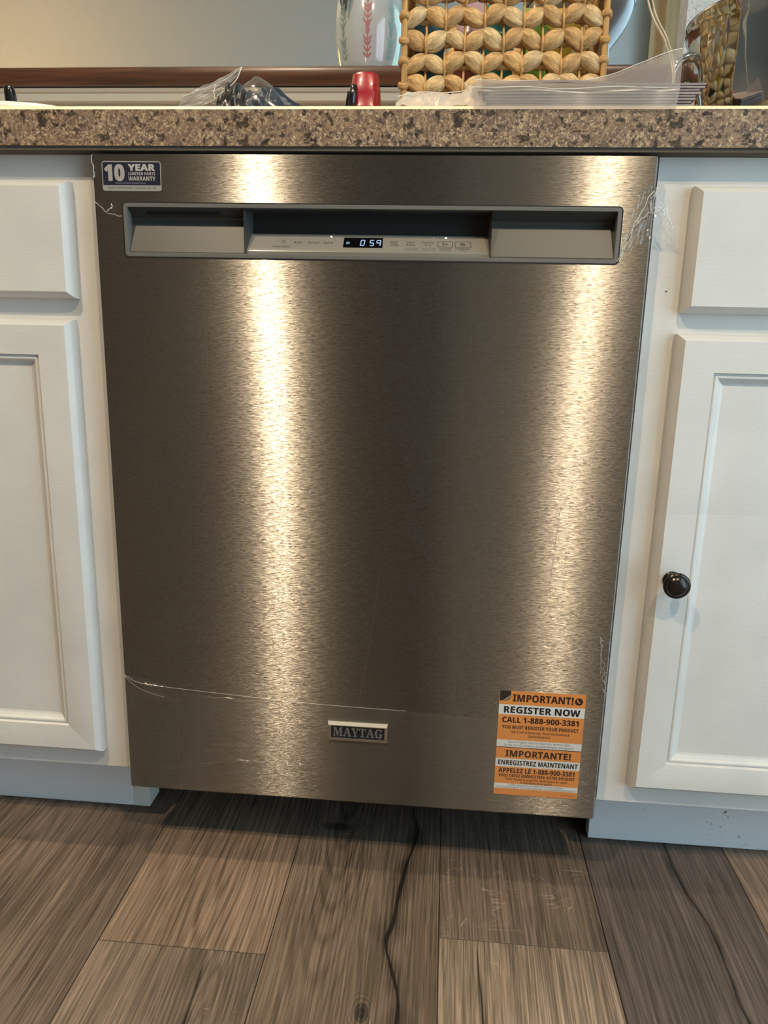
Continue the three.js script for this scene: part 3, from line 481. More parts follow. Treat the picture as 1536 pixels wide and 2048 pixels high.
// ---------------------------------------------------------------- countertop
const stone = (() => {
  const W = 1024, S = 0.45, cells = 196, cols = [[158, 134, 106], [182, 160, 128], [146, 122, 96], [118, 96, 82], [92, 74, 70], [196, 176, 140], [126, 98, 80], [152, 130, 108], [60, 50, 52], [172, 144, 104]];
  const r = rng(44), pts = []; for (let j = 0; j < cells; j++) for (let i = 0; i < cells; i++) pts.push([r(), r(), r()]);
  return dataTex(W, W, (i, j) => {
    const wx = 2.0 * (fbm(i / 5, j / 5, 2) - 0.5), wy = 2.0 * (fbm(i / 5 + 90, j / 5, 2) - 0.5), x = i / W * cells + wx, y = j / W * cells + wy, ci = Math.floor(x), cj = Math.floor(y);
    let best = 9, id = 0; for (let b = -1; b <= 1; b++) for (let a = -1; a <= 1; a++) { const k = ((cj + b + cells) % cells) * cells + ((ci + a + cells) % cells), dx = ci + a + pts[k][0] - x, dy = cj + b + pts[k][1] - y, d = (dx * dx + dy * dy) * (0.5 + pts[k][2]); if (d < best) { best = d; id = k; } }
    const mood = 0.5 * fbm(i / 60, j / 60, 3) + 0.5 * fbm(i / 17 + 31, j / 17, 3), tone = fbm(i / 120 + 40, j / 120, 2);
    let c = cols[Math.floor(clamp(pts[id][2] * 0.55 + (1 - mood) * 0.75 - 0.1) * 9.99) % 10]; if (pts[id][1] > 0.86) c = cols[(id * 7) % 10];
    const blend = cols[tone > 0.5 ? 0 : 7], k = 0.34; const f = 0.80 + 0.36 * vn(i / 1.7, j / 1.7);
    const dark = smooth(0.60, 0.74, fbm(i / 13 + 7, j / 13, 3)) * 0.5;
    return [0, 1, 2].map((q) => mix(c[q], blend[q], k) * f * (1 - dark));
  }, true, [1 / S, 1 / S]);
})();
{
  const ct = thing('countertop', 'brown speckled laminate countertop running above the dishwasher and cabinets', 'countertop');
  const XA = -1.6, XB = 1.5, ZN = 0.001, lam = phys({ map: stone, roughness: 0.3, clearcoat: 0.25, clearcoatRoughness: 0.2 });
  // slab with a sink cut-out is not seen from here: the top runs through
  part('slab', box(XA, XB, COUNTER_BOTTOM, CT, ZF + 0.0005, ZN - 0.0044), lam, ct);
  part('front_edge', box(XA, XB, COUNTER_BOTTOM, CT - 0.0040, ZN - 0.0043, ZN), lam, ct);
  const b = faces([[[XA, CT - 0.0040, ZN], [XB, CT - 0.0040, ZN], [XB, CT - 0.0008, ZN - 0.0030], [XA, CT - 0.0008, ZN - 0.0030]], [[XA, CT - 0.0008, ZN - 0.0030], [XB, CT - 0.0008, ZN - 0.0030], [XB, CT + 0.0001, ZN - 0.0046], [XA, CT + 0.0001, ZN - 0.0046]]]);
  part('edge_bevel', b, phys({ color: 0xf2e2bd, roughness: 0.35, clearcoat: 0.3 }), ct, 'bevelled front edge of the counter, lamp highlight painted in as cream');  // cream colour paints the lamp highlight along the bevel
  part('underside', box(XA, XB, COUNTER_BOTTOM - 0.0042, COUNTER_BOTTOM, ZF + 0.0005, ZN - 0.002), std({ color: 0x564c42, roughness: 0.9 }), ct, 'bare particle board underside');
}

// ---------------------------------------------------------------- the ledge above the backsplash
{
  const wood = dataTex(1024, 256, (i, j) => { const x = i / 1024 * 1.2, y = j / 256 * 0.1, g = fbm(x * 14 + 3 * vn(x * 2, y * 30), y * 420, 3), b = fbm(x * 5, y * 60, 3), v = 0.62 + 0.5 * g + 0.5 * (b - 0.5); return [104 * v, 66 * v, 46 * v]; }, true, [1 / 1.2, 10]);
  const led = thing('wooden_ledge', 'dark brown stained wood ledge along the back of the counter', 'ledge');
  const prof = [[-0.79, HALF + 0.0003], [-0.580, HALF + 0.0003], [-0.5765, HALF + 0.0020], [-0.5750, HALF + 0.006], [-0.5750, HALF + 0.025], [-0.5765, HALF + 0.0295], [-0.5800, HALF + 0.0315], [-0.79, HALF + 0.0315]];
  const s = new THREE.Shape(prof.map(([z, y]) => new THREE.Vector2(-z, y)));
  const mk = (xa, xb) => { const g = new THREE.ExtrudeGeometry(s, { depth: xb - xa, bevelEnabled: false }); g.rotateY(Math.PI / 2); g.translate(xa, 0, 0); uvMetres(g); return toCreasedNormals(g, 0.7); };
  part('board', mk(OPX + 0.001, COLX - 0.001), phys({ map: wood, roughness: 0.3, clearcoat: 0.5, clearcoatRoughness: 0.18 }), led);
  const horn = box(COLX - 0.001, 0.494, HALF + 0.0003, HALF + 0.0315, ZF + 0.0004, -0.5752, 0.003);
  part('horn', horn, led.children[0].material, led);
}
const LEDGE = HALF + 0.0315;

// ---------------------------------------------------------------- things on the counter, from the left
{ // sink rim
  const s = thing('sink', 'cream enamel sink rim at the far left of the counter', 'sink', [-0.485, CT, -0.165]);
  const sh = new THREE.Shape(); for (let k = 0; k <= 64; k++) { const a = k / 64 * 2 * Math.PI, c = Math.cos(a), q = Math.sin(a), e = 0.6; const x = 0.150 * Math.sign(c) * Math.abs(c) ** e, y = 0.132 * Math.sign(q) * Math.abs(q) ** e; k ? sh.lineTo(x, y) : sh.moveTo(x, y); }
  const hole = new THREE.Path(); for (let k = 0; k <= 64; k++) { const a = -k / 64 * 2 * Math.PI, c = Math.cos(a), q = Math.sin(a), e = 0.6; const x = 0.125 * Math.sign(c) * Math.abs(c) ** e, y = 0.107 * Math.sign(q) * Math.abs(q) ** e; k ? hole.lineTo(x, y) : hole.moveTo(x, y); } sh.holes.push(hole);
  const g = new THREE.ExtrudeGeometry(sh, { depth: 0.006, bevelEnabled: true, bevelSize: 0.006, bevelThickness: 0.004, bevelSegments: 5, curveSegments: 8 }); g.rotateX(-Math.PI / 2); g.translate(0, 0.0042, 0);
  part('rim', toCreasedNormals(g, 0.8), phys({ color: 0xf1ead8, roughness: 0.2, clearcoat: 0.8 }), s);
  part('basin', box(-0.118, 0.118, 0.0005, 0.004, -0.1, 0.1), phys({ color: 0xf1ead8, roughness: 0.25 }), s);
}
{ // black spout behind the rim
  const f = thing('faucet_sprayer', 'black rounded sprayer standing behind the cream sink rim', 'sprayer', [-0.568, CT, -0.325]);
  part('base', new THREE.LatheGeometry([[0, 0], [0.021, 0], [0.021, 0.006], [0.017, 0.010], [0.0, 0.010]].map((p) => new THREE.Vector2(...p)), 28), M.glossBlack, f);
  const b = grid((u, v) => { const a = u * 2 * Math.PI, y = 0.0095 + 0.108 * v, w = 0.0088 * (1 - 0.12 * smooth(0.75, 1, v)) * Math.sqrt(Math.max(0, 1 - Math.max(0, (v - 0.93) / 0.07) ** 2)), lean = -0.012 * v * v; return [w * Math.cos(a) + lean * 0.6, y, w * 0.8 * Math.sin(a)]; }, 24, 24);
  part('body', b, M.glossBlack, f);
}
{ // clear bag with dark contents
  const b = thing('plastic_bag', 'clear plastic bag with dark contents and a flap raised to the left', 'bag', [-0.115, CT, -0.055]);
  const dark = phys({ color: 0x17181c, roughness: 0.35, clearcoat: 0.4 }), blue = phys({ color: 0x1f2c3c, roughness: 0.35 });
  const lump = (cx, len, h, d, m, seed) => part('dark_contents', grid((u, v) => { const t = u * 2 - 1, a = v * Math.PI, k = Math.pow(Math.max(0, 1 - t * t), 0.5) * (1 - 0.25 * t) * (0.62 + 0.5 * Math.abs(fbm(u * 5 + seed, v * 4 + seed, 2) - 0.5) * 2 + 0.4 * fbm(u * 3 + seed, v * 3, 2)); return [cx + len * t, 0.0012 + h * 0.92 * k * Math.sin(a), d * k * Math.cos(a)]; }, 44, 30), m, b);
  lump(-0.032, 0.030, 0.0345, 0.030, dark, 1); lump(-0.002, 0.042, 0.0300, 0.026, blue, 5); lump(0.012, 0.045, 0.0180, 0.022, dark, 9);
  const prof = (t) => 0.002 + 0.026 * Math.exp(-(((t - 0.42) / 0.22) ** 2)) + 0.012 * smooth(1.0, 0.45, t) * smooth(0.1, 0.5, t);
  part('bag_film', grid((u, v) => { const x = mix(-0.074, 0.066, u), a = v * Math.PI, h = prof(u) * (0.92 + 0.2 * fbm(u * 12, v * 9, 2)); return [x, 0.0005 + h * Math.sin(a), (0.006 + 0.034 * Math.sin(Math.PI * clamp(u * 1.05))) * Math.cos(a)]; }, 60, 30), M.film, b);
  part('bag_flap', grid((u, v) => { const x = mix(mix(-0.106, -0.062, v), mix(-0.100, -0.0318, v), u) , y = mix(0.010 + 0.012 * u, 0.0155 + 0.0365 * u, v) + 0.003 * (fbm(u * 10, v * 8, 2) - 0.5), z = 0.008 - 0.004 * v + 0.006 * (fbm(u * 5 + 3, v * 5, 3) - 0.5); return [x, y, z]; }, 40, 30), M.flap, b);
  part('bag_crease', merge(tube([[-0.0318, 0.052, 0.006], [-0.0335, 0.046, 0.008], [-0.036, 0.040, 0.009], [-0.042, 0.033, 0.010], [-0.058, 0.021, 0.012]], 0.0006), tube([[-0.0318, 0.052, 0.006], [-0.047, 0.0410, 0.007], [-0.0615, 0.034, 0.008], [-0.085, 0.0265, 0.008], [-0.100, 0.0215, 0.008]], 0.0004), tube([[-0.061, 0.034, 0.008], [-0.0625, 0.026, 0.010], [-0.061, 0.018, 0.012]], 0.0004)), M.crease, b);
}
{ // red cup, upside down, with black handle
  const c = thing('red_cup', 'small glossy red cup standing upside down on the counter', 'cup', [-0.0088, CT, -0.055]);
  const pts = [[0, 0.0405], [0.0118, 0.0405], [0.0132, 0.0398], [0.0140, 0.0382], [0.0148, 0.0300], [0.0150, 0.0290], [0.0153, 0.0284], [0.0160, 0.0210], [0.0166, 0.0100], [0.0168, 0.0092], [0.0172, 0.0086], [0.0176, 0.0020], [0.0184, 0.0010], [0.0180, 0], [0.0166, 0], [0.0140, 0.036], [0, 0.038]];
  const k = 1.11, g = new THREE.LatheGeometry(pts.map((p) => new THREE.Vector2(p[0] * 1.06, p[1] * k)), 64);
  part('cup_body', toCreasedNormals(g, 0.7), phys({ color: 0x9c0a1c, roughness: 0.32, clearcoat: 0.5, clearcoatRoughness: 0.08 }), c, 'red cup body with thin rings');
  part('cup_handle', tube([[-0.0125, 0.0020, 0.0120], [-0.0125, 0.012, 0.0180], [-0.0118, 0.021, 0.0185], [-0.0112, 0.0275, 0.0155], [-0.0110, 0.0300, 0.0105]], 0.0040, 40, 12), M.glossBlack, c, 'black handle');
  part('cup_handle_back', tube([[-0.0195, 0.002, 0.004], [-0.0192, 0.016, 0.006], [-0.0175, 0.027, 0.005]], 0.0020, 24, 10), M.glossBlack, c, 'black handle');
}

// ---------------------------------------------------------------- woven basket with packets in it
{
  const fibre = dataTex(256, 256, (i, j) => { const g = fbm(i / 26, j / 3.2, 3), b = fbm(i / 60, j / 40, 2), v = 0.72 + 0.42 * g + 0.25 * (b - 0.5); return [216 * v, 184 * v, 134 * v]; }, true);
  const straw = [0xffffff, 0xf2e4cf, 0xe9d8c4, 0xfff1dc].map((c) => std({ color: c, map: fibre, bumpMap: fibre, bumpScale: 0.0008, roughness: 0.72 }));
  const stakeMat = std({ color: 0xf0dcbc, map: fibre, roughness: 0.7 });
  const N = 10, x0 = 0.0325, x1 = 0.2520, zf = -0.106, zb = -0.30, rows = 7, pitch = (x1 - x0) / N, rp = 0.0234, yb = CT + 0.0253;
  const bk = thing('woven_basket', 'square woven water hyacinth basket of open puffed weave on the counter', 'basket', [(x0 + x1) / 2, CT, (zf + zb) / 2]);
  const ox = (x0 + x1) / 2, oy = CT, oz = (zf + zb) / 2;
  // a puffed strand along +x, pinched at both ends
  const puff = (seed, len = 0.0330, hgt = 0.0090, thick = 0.0062) => {
    const g = grid((u, v) => {
      const t = u * 2 - 1, a = v * 2 * Math.PI, w = Math.pow(Math.max(0, 1 - Math.abs(t + 0.10 * (seed % 3 - 1)) ** 1.9), 0.75) * 0.92 + 0.12, flute = 1 + 0.05 * Math.cos(a * 9 + seed + 1.6 * t) + 0.06 * Math.cos(a * 16 - seed * 2 + t), bend = 0.0022 * (1 - t * t) * (seed % 2 ? 1 : -0.4);
      return [len / 2 * t, hgt * w * flute * Math.sin(a) + bend, thick * w * flute * Math.cos(a) + 0.001 * (1 - t * t)];
    }, 18, 22); return g;
  };
  const shapes = [1, 2, 3, 4].map((s) => puff(s)), tiny = puff(7, 0.017, 0.0042, 0.004), r = rng(12);
  const place = (x, y, z, turn, tilt, name = 'strand', sh = shapes[Math.floor(r() * 4)]) => {
    const m = part(name, sh, straw[Math.floor(r() * 4)], bk); m.rotation.order = 'YXZ'; m.rotation.set(r() * 0.5 - 0.25, turn, tilt); const s = 0.94 + 0.14 * r(); m.scale.set(1 + 0.05 * (r() - 0.5), s, 1); m.position.set(x - ox, y - oy, z - oz); return m;
  };
  const wall = (n, at, turn, skip = 0) => {
    for (let j = 0; j < rows; j++) for (let i = skip; i < n - skip; i++) {
      const up = (i + j) % 2 === 0, [x, z] = at((i + 0.5) / n); place(x, yb + j * rp + (r() - 0.5) * 0.002, z, turn, (up ? 1 : -1) * (0.60 + 0.2 * (r() - 0.5)));
    }
  };
  wall(N, (t) => [mix(x0, x1, t), zf], 0);
  wall(7, (t) => [x1, mix(zf, zb, t)], Math.PI / 2); wall(7, (t) => [x0, mix(zf, zb, t)], Math.PI / 2);
  // small loops behind where pairs of strands meet
  for (let j = 0; j < rows; j++) for (let i = 1; i < N; i++) if ((i + j) % 2 === 1) place(mix(x0, x1, i / N), yb + j * rp - 0.0035, zf - 0.007, 0, 0, 'strand_loop', tiny);
  for (let i = 1; i < N; i++) {
    const x = mix(x0, x1, i / N), pts = []; for (let j = -1; j <= rows * 2; j++) pts.push([x - ox + 0.0008 * (r() - 0.5), yb - oy + j * rp / 2 - 0.004, zf - oz + ((j & 1) ? 0 : ((i + j / 2) % 2 === 0 ? 0.0068 : -0.005))]);
    part('stake', tube(pts.filter((p) => p[1] > 0.001), 0.0015, 60, 6), stakeMat, bk);
  }
  for (const [x, z] of [[x0 - 0.003, zf + 0.003], [x1 + 0.003, zf + 0.003], [x0 - 0.003, zb], [x1 + 0.003, zb]]) {
    part('corner_post', tube([[x - ox, 0.001, z - oz], [x - ox + 0.001, 0.06, z - oz + 0.001], [x - ox, 0.12, z - oz], [x - ox, 0.182, z - oz]], 0.0036, 30, 10), stakeMat, bk);
    for (let j = 0; j < rows; j++) { const m = part('binding', new THREE.TorusGeometry(0.0046, 0.0020, 6, 16).rotateX(Math.PI / 2 + 0.25 * (j % 2 ? 1 : -1)).scale(1, 1.9, 1), stakeMat, bk); m.position.set(x - ox, yb - oy + j * rp, z - oz); }
  }
  const backs = []; for (let j = 0; j < rows; j++) for (let i = 0; i < N; i++) { const g = shapes[i % 4].clone(); g.rotateZ(((i + j) % 2 ? 1 : -1) * 0.42); g.translate(mix(x0, x1, (i + 0.5) / N) - ox, yb - oy + j * rp, zb - oz); backs.push(g); }
  const bm = part('back_weave', merge(backs), straw[1], bk); bm.userData.kind = 'stuff';
  part('basket_base', box(x0 - ox, x1 - ox, 0.0006, 0.008, zb - oz, zf - oz - 0.008, 0.002), stakeMat, bk);
  part('top_rim', tube([[x0 - ox, 0.180, zf - oz], [x1 - ox, 0.180, zf - oz], [x1 - ox, 0.180, zb - oz], [x0 - ox, 0.180, zb - oz]].flatMap((p, k, a) => { const q = a[(k + 1) % 4]; return [0, 0.33, 0.66].map((t) => [mix(p[0], q[0], t), 0.180, mix(p[2], q[2], t)]); }), 0.006, 120, 8, true), stakeMat, bk);
  // packets standing in the basket
  const packet = (x, z, w, h, col, label, tilt, y = CT + 0.0085) => {
    const t = thing('snack_packet', label, 'packet', [x, y, z]); t.rotation.set(-0.08, 0, tilt);
    const m = phys({ color: col, roughness: 0.35, clearcoat: 0.4, clearcoatRoughness: 0.2 });
    part('pouch', grid((u, v) => { const s = u * 2 - 1, a = v * 2 * Math.PI, p = Math.pow(Math.max(0, 1 - s * s * s * s), 0.5); return [w / 2 * Math.cos(a) * (1 - 0.03 * p), 0.006 + (h - 0.012) * u, (0.0015 + 0.014 * p * (0.85 + 0.3 * fbm(u * 5 + x * 50, v * 4, 2))) * Math.sin(a)]; }, 20, 28), m, t);
    part('crimped_seal', box(-w / 2 * 0.98, w / 2 * 0.98, h - 0.010, h + 0.006, -0.0012, 0.0012, 0.001), m, t); part('crimped_seal', box(-w / 2 * 0.98, w / 2 * 0.98, 0, 0.008, -0.0012, 0.0012, 0.0009), m, t);
  };
  packet(0.0600, -0.155, 0.046, 0.130, 0x2c6f80, 'teal blue packet behind the left end of the basket weave', 0.06);
  packet(0.1045, -0.170, 0.044, 0.150, 0xb79aa8, 'pale pink packet inside the basket, right of the teal blue one', -0.04);
  packet(0.1420, -0.150, 0.036, 0.140, 0x23806f, 'sea green packet in the middle of the basket', 0.03);
  packet(0.1105, -0.142, 0.030, 0.098, 0x9c5646, 'short brick red packet in front of the pale pink one', 0.1);
  packet(0.1800, -0.165, 0.036, 0.140, 0x7fae3a, 'lime green packet right of the middle of the basket', -0.05);
  packet(0.2230, -0.160, 0.040, 0.138, 0xc9a92e, 'yellow packet at the right end of the basket', 0.04);
  const dk = thing('dark_pouch', 'dark charcoal pouch lying across the bottom of the basket', 'pouch', [0.142, CT + 0.0085, -0.205]);
  part('pouch_body', new RoundedBoxGeometry(0.19, 0.075, 0.05, 4, 0.02).translate(0, 0.038, 0), std({ color: 0x2b2c2e, roughness: 0.6 }), dk);
}
{ // stack of papers in clear plastic in front of the basket
  const p = thing('paper_stack', 'stack of pale papers in a clear plastic sleeve in front of the basket', 'paper', [0.2, CT, -0.044]);
  const sheetM = [0x8f8280, 0x9b908c, 0x877a7b, 0x958c88].map((c) => std({ color: c, roughness: 0.8, side: THREE.DoubleSide })), r = rng(8);
  for (let k = 0; k < 9; k++) {
    const a = -0.078 + 0.006 * r(), b = 0.128 + 0.018 * (k / 8) + 0.004 * r(), y = 0.0016 + k * 0.00315;
    const f = (u, v) => { const x = mix(a, b, u), arch = (k > 4 ? 0.0030 * (k - 4) / 4 : 0) * Math.sin(Math.PI * clamp(u * 1.5)); return [x, y + arch - 0.0006 * k * smooth(0.75, 1, u) * 0 + 0.0006 * fbm(u * 6 + k, v * 3, 2), mix(0.030 - 0.0012 * k + 0.002 * (r() - 0.5) * 0, -0.045, v)]; };
    const top = grid(f, 40, 6), bot = grid((u, v) => { const q = f(1 - u, v); return [q[0], q[1] - 0.0019, q[2]]; }, 40, 6), front = grid((u, v) => { const q = f(u, 0); return [q[0], q[1] - 0.0019 * (1 - v), q[2]]; }, 40, 1), end = grid((u, v) => { const q = f(1, u); return [q[0], q[1] - 0.0019 * (1 - v), q[2]]; }, 6, 1);
    part('sheet', merge(top, bot, front, end), sheetM[k % 4], p);
  }
  const topY = (u) => 0.0300 - 0.0035 * u + 0.0325 * smooth(0.45, 1, u) * u + 0.0012 * fbm(u * 16, 2, 2);
  part('plastic_sleeve', grid((u, v) => { const x = mix(-0.090, mix(0.1135, 0.1225, v), u); const edge = -0.0050; if (v < 0.3) { const t = v / 0.3; return [x, mix(edge, 0.0135 + 0.003 * fbm(u * 7, 1, 2), t), mix(0.0475, 0.0465 - 0.004 * fbm(u * 9, 5, 2), t)]; } const t = (v - 0.3) / 0.7; return [x, mix(0.0135 + 0.003 * fbm(u * 7, 1, 2), topY(u), t) + 0.0015 * (fbm(u * 14, v * 9, 2) - 0.5), mix(0.0455 - 0.004 * fbm(u * 9, 5, 2), 0.018, t)]; }, 70, 24), M.filmMilky, p, 'clear plastic sleeve rising to a corner at the right');
  part('sleeve_edge', merge(tube(Array.from({ length: 24 }, (_, k) => { const u = k / 23; return [mix(-0.090, 0.1225, u), topY(u) + 0.0006 * fbm(u * 30, 7, 2), 0.0185]; }), 0.00045, 90, 6), tube(Array.from({ length: 16 }, (_, k) => { const u = k / 15; return [mix(-0.09, 0.115, u), 0.0140 + 0.004 * fbm(u * 9, 1, 2), 0.0455 - 0.002 * u]; }), 0.0004, 60, 6)), M.crease, p);
}
{ // crumpled white wrap left of the stack
  const w = thing('plastic_wrap', 'crumpled milky plastic wrap left of the paper stack in front of the basket', 'wrap', [0.072, CT, -0.030]);
  part('wrap_sheet', grid((u, v) => { const x = mix(-0.0435, 0.052, u), k = fbm(u * 10 + 2, v * 6, 3), env = 0.55 + 0.45 * smooth(0, 0.1, u) * smooth(1, 0.8, u); return [x - 0.004 * v * smooth(0.2, 0, u), 0.001 + (0.0235 * Math.sin(Math.PI * Math.min(0.5, v * 0.8)) + 0.009 * (k - 0.5) + 0.012 * smooth(0.7, 0.85, u) * smooth(1, 0.88, u) * v) * env, mix(0.024, -0.05, v) + 0.006 * (fbm(u * 8, v * 8 + 4, 2) - 0.5)]; }, 60, 30), phys({ color: 0xefe9e2, transmission: 0.55, thickness: 0, roughness: 0.4, side: THREE.DoubleSide }), w);
  part('wrap_crease', merge(tube([[-0.043, 0.016, 0.002], [-0.02, 0.021, 0.000], [0.005, 0.0195, 0.002], [0.03, 0.023, -0.002], [0.047, 0.0285, -0.004]], 0.0005), tube([[0.028, 0.031, -0.004], [0.033, 0.024, 0], [0.036, 0.0185, 0.004]], 0.0006)), M.crease, w);
}
{ // clear strap hanging down in front of the pass-through
  const s = thing('plastic_strap', 'thin clear plastic strap curving down to the plastic sleeve right of the basket', 'strap', [0.2805, CT, -0.062]);
  const path = [[0.042, 0.026, 0.006], [0.0418, 0.045, 0.004], [0.0390, 0.060, 0], [0.0310, 0.082, -0.004], [0.0185, 0.105, -0.010], [0.0105, 0.130, -0.016], [0.002, 0.165, -0.025]];
  const m = phys({ color: 0xe9ded0, transmission: 0.6, thickness: 0, roughness: 0.2 });
  part('strand', tube(path, 0.0011, 60, 8), m, s); part('strand', tube(path.map(([x, y, z], k) => [x + 0.0016 + 0.0007 * (k - 1), y, z + 0.001]), 0.0009, 60, 8), m, s);
}
{ // polished steel pot at the right edge
  const R = 0.130, px = 0.502, pz = -0.190;
  const pot = thing('steel_pot', 'polished stainless steel pot with side handle at the right edge, mirroring the basket', 'pot', [px, CT, pz]);
  const pts = [[0, 0.0002], [0.104, 0.0002], [0.112, 0.004], [0.1185, 0.014], [0.1235, 0.030], [0.1272, 0.052], [0.1285, 0.075], [0.1288, 0.110], [0.1286, 0.124], [0.1294, 0.128], [0.1325, 0.134], [0.1338, 0.139], [0.1332, 0.1425], [0.1315, 0.1430], [0.1295, 0.139], [0.1255, 0.130], [0.1250, 0.06], [0.11, 0.012], [0, 0.006]];
  part('pot_body', toCreasedNormals(new THREE.LatheGeometry(pts.map((p) => new THREE.Vector2(...p)), 160), 0.5), M.chrome, pot);
  const h = tube([[-0.1275, 0.101, 0.01], [-0.1345, 0.1005, 0.01], [-0.1420, 0.0960, 0.01], [-0.1485, 0.0850, 0.01], [-0.1515, 0.068, 0.01], [-0.1525, 0.048, 0.01], [-0.1490, 0.034, 0.01], [-0.1380, 0.029, 0.01], [-0.1210, 0.030, 0.01]], 0.0056, 80, 16);
  part('handle', h, M.chrome, pot);
}

// ---------------------------------------------------------------- things on the ledge and beyond
{ // iridescent glass vase with painted vines
  const v = thing('glass_vase', 'iridescent glass vase painted with red and green vines on the ledge', 'vase', [-0.0735, LEDGE, -0.665]);
  const prof = [[0, 0], [0.044, 0], [0.0500, 0.004], [0.0555, 0.020], [0.0605, 0.050], [0.0625, 0.078], [0.0615, 0.105], [0.0575, 0.130], [0.0510, 0.152], [0.044, 0.172], [0.0400, 0.19], [0.042, 0.205]];
  const curve = new THREE.SplineCurve(prof.slice(1).map((p) => new THREE.Vector2(...p))), rAt = (y) => { for (let k = 1; k < prof.length - 1; k++) if (prof[k + 1][1] >= y) return mix(prof[k][0], prof[k + 1][0], (y - prof[k][1]) / (prof[k + 1][1] - prof[k][1])); return 0.042; };
  part('vase_body', new THREE.LatheGeometry([new THREE.Vector2(0, 0), ...curve.getPoints(60)], 72), phys({ color: 0xdfe2e2, transmission: 0.4, thickness: 0, roughness: 0.12, ior: 1.6, iridescence: 1, iridescenceIOR: 1.8, iridescenceThicknessRange: [250, 420], side: THREE.DoubleSide }), v);
  const vine = (ang, col) => {
    const fs = [], leaf = (y, da, tilt, l, w) => { const c = [], n = 8; for (let k = 0; k <= n; k++) { const t = k / n, ww = w * Math.sin(Math.PI * t) ** 0.8; c.push([l * t, ww]); } const P = (a, b) => { const up = Math.cos(tilt) * a - Math.sin(tilt) * b, sd = Math.sin(tilt) * a + Math.cos(tilt) * b, yy = y + up, rad = rAt(yy) + 0.0006, th = ang + da + sd / rad; return [rad * Math.sin(th), yy, rad * Math.cos(th)]; }; for (let k = 0; k < n; k++) fs.push([P(c[k][0], -c[k][1]), P(c[k + 1][0], -c[k + 1][1]), P(c[k + 1][0], c[k + 1][1]), P(c[k][0], c[k][1])]); };
    for (let y = 0.022, k = 0; y < 0.15; y += 0.0085, k++) { const big = k % 6 < 4; for (const s of [-1, 1]) leaf(y, 0, s * (big ? 0.75 - 0.12 * (k % 3) : 0.3), 0.0125, 0.0014); leaf(y, 0, 0.05, 0.010, 0.0012); }
    return part('painted_vine', faces(fs), std({ color: col, roughness: 0.5, side: THREE.DoubleSide }), v);
  };
  vine(0.06, 0xb86f74); vine(-0.72, 0x8d9a90); vine(0.78, 0x86b0ac);
}
{ // drooping leaves at the vase
  const l = thing('leaf_sprig', 'grey green artificial leaves drooping over the left side of the vase', 'leaves', [-0.108, LEDGE + 0.205, -0.60]);
  const m = phys({ color: 0x55605a, roughness: 0.7, transmission: 0.2, thickness: 0, side: THREE.DoubleSide });
  const blade = (dx, len, w, bend, z) => grid((u, v) => { const t = u, s = v * 2 - 1, ww = w * Math.pow(Math.sin(Math.PI * Math.min(1, 0.12 + 0.88 * t)), 0.8) * (1 + 0.18 * Math.sin(t * 26)); return [dx + bend * t * t + ww * s, -len * t, z + 0.004 * s * s - 0.010 * t * t + 0.004]; }, 24, 6);
  part('leaf', blade(-0.0125, 0.105, 0.0055, 0.004, -0.004), m, l); part('leaf', blade(0.001, 0.112, 0.0075, -0.001, -0.002), m, l); part('leaf', blade(-0.020, 0.075, 0.0065, -0.004, 0), m, l); part('leaf', blade(0.012, 0.080, 0.0060, 0.006, 0), m, l);
  part('stem', tube([[0, 0.001, 0], [0.004, 0.012, -0.014], [0.010, 0.012, -0.028]], 0.0018, 20, 6), m, l);
}
{ // grey glazed bowl-shaped jar
  const b = thing('grey_jar', 'glossy grey round jar standing on the ledge right of the basket', 'jar', [0.3020, LEDGE, -0.672]);
  const pts = [[0, 0], [0.026, 0], [0.028, 0.004], [0.030, 0.012], [0.044, 0.032], [0.062, 0.056], [0.078, 0.078], [0.088, 0.098], [0.0925, 0.116], [0.0925, 0.128], [0.0895, 0.142], [0.080, 0.160], [0.066, 0.172], [0.05, 0.178], [0, 0.18]];
  part('jar_body', new THREE.LatheGeometry(new THREE.SplineCurve(pts.slice(1).map((p) => new THREE.Vector2(...p))).getPoints(80), 80), phys({ color: 0x6a615b, roughness: 0.35, metalness: 0.0, clearcoat: 0.3, clearcoatRoughness: 0.08 }), b);
  part('rim_band', new THREE.TorusGeometry(0.0922, 0.0034, 10, 90).rotateX(Math.PI / 2).scale(1, 1.6, 1).translate(0, 0.123, 0), phys({ color: 0x4a4644, metalness: 0.8, roughness: 0.25 }), b, 'dark metal band');
}
{ // small white bottle
  const b = thing('small_bottle', 'tiny white bottle with black neck standing in front of the grey jar', 'bottle', [0.3330, LEDGE, -0.585]);
  part('bottle_body', new THREE.LatheGeometry([[0, 0], [0.0095, 0], [0.0105, 0.001], [0.0105, 0.030], [0.0095, 0.033], [0, 0.033]].map((p) => new THREE.Vector2(...p)), 32), std({ color: 0xdfe3e6, roughness: 0.4 }), b);
  part('bottle_neck', new THREE.CylinderGeometry(0.0052, 0.0062, 0.010, 24).translate(0, 0.038, 0), M.glossBlack, b, 'black neck');
  part('bottle_cap', new THREE.CylinderGeometry(0.0068, 0.0068, 0.009, 24).translate(0, 0.0475, 0), std({ color: 0xe8ecef, roughness: 0.4 }), b, 'white cap');
}
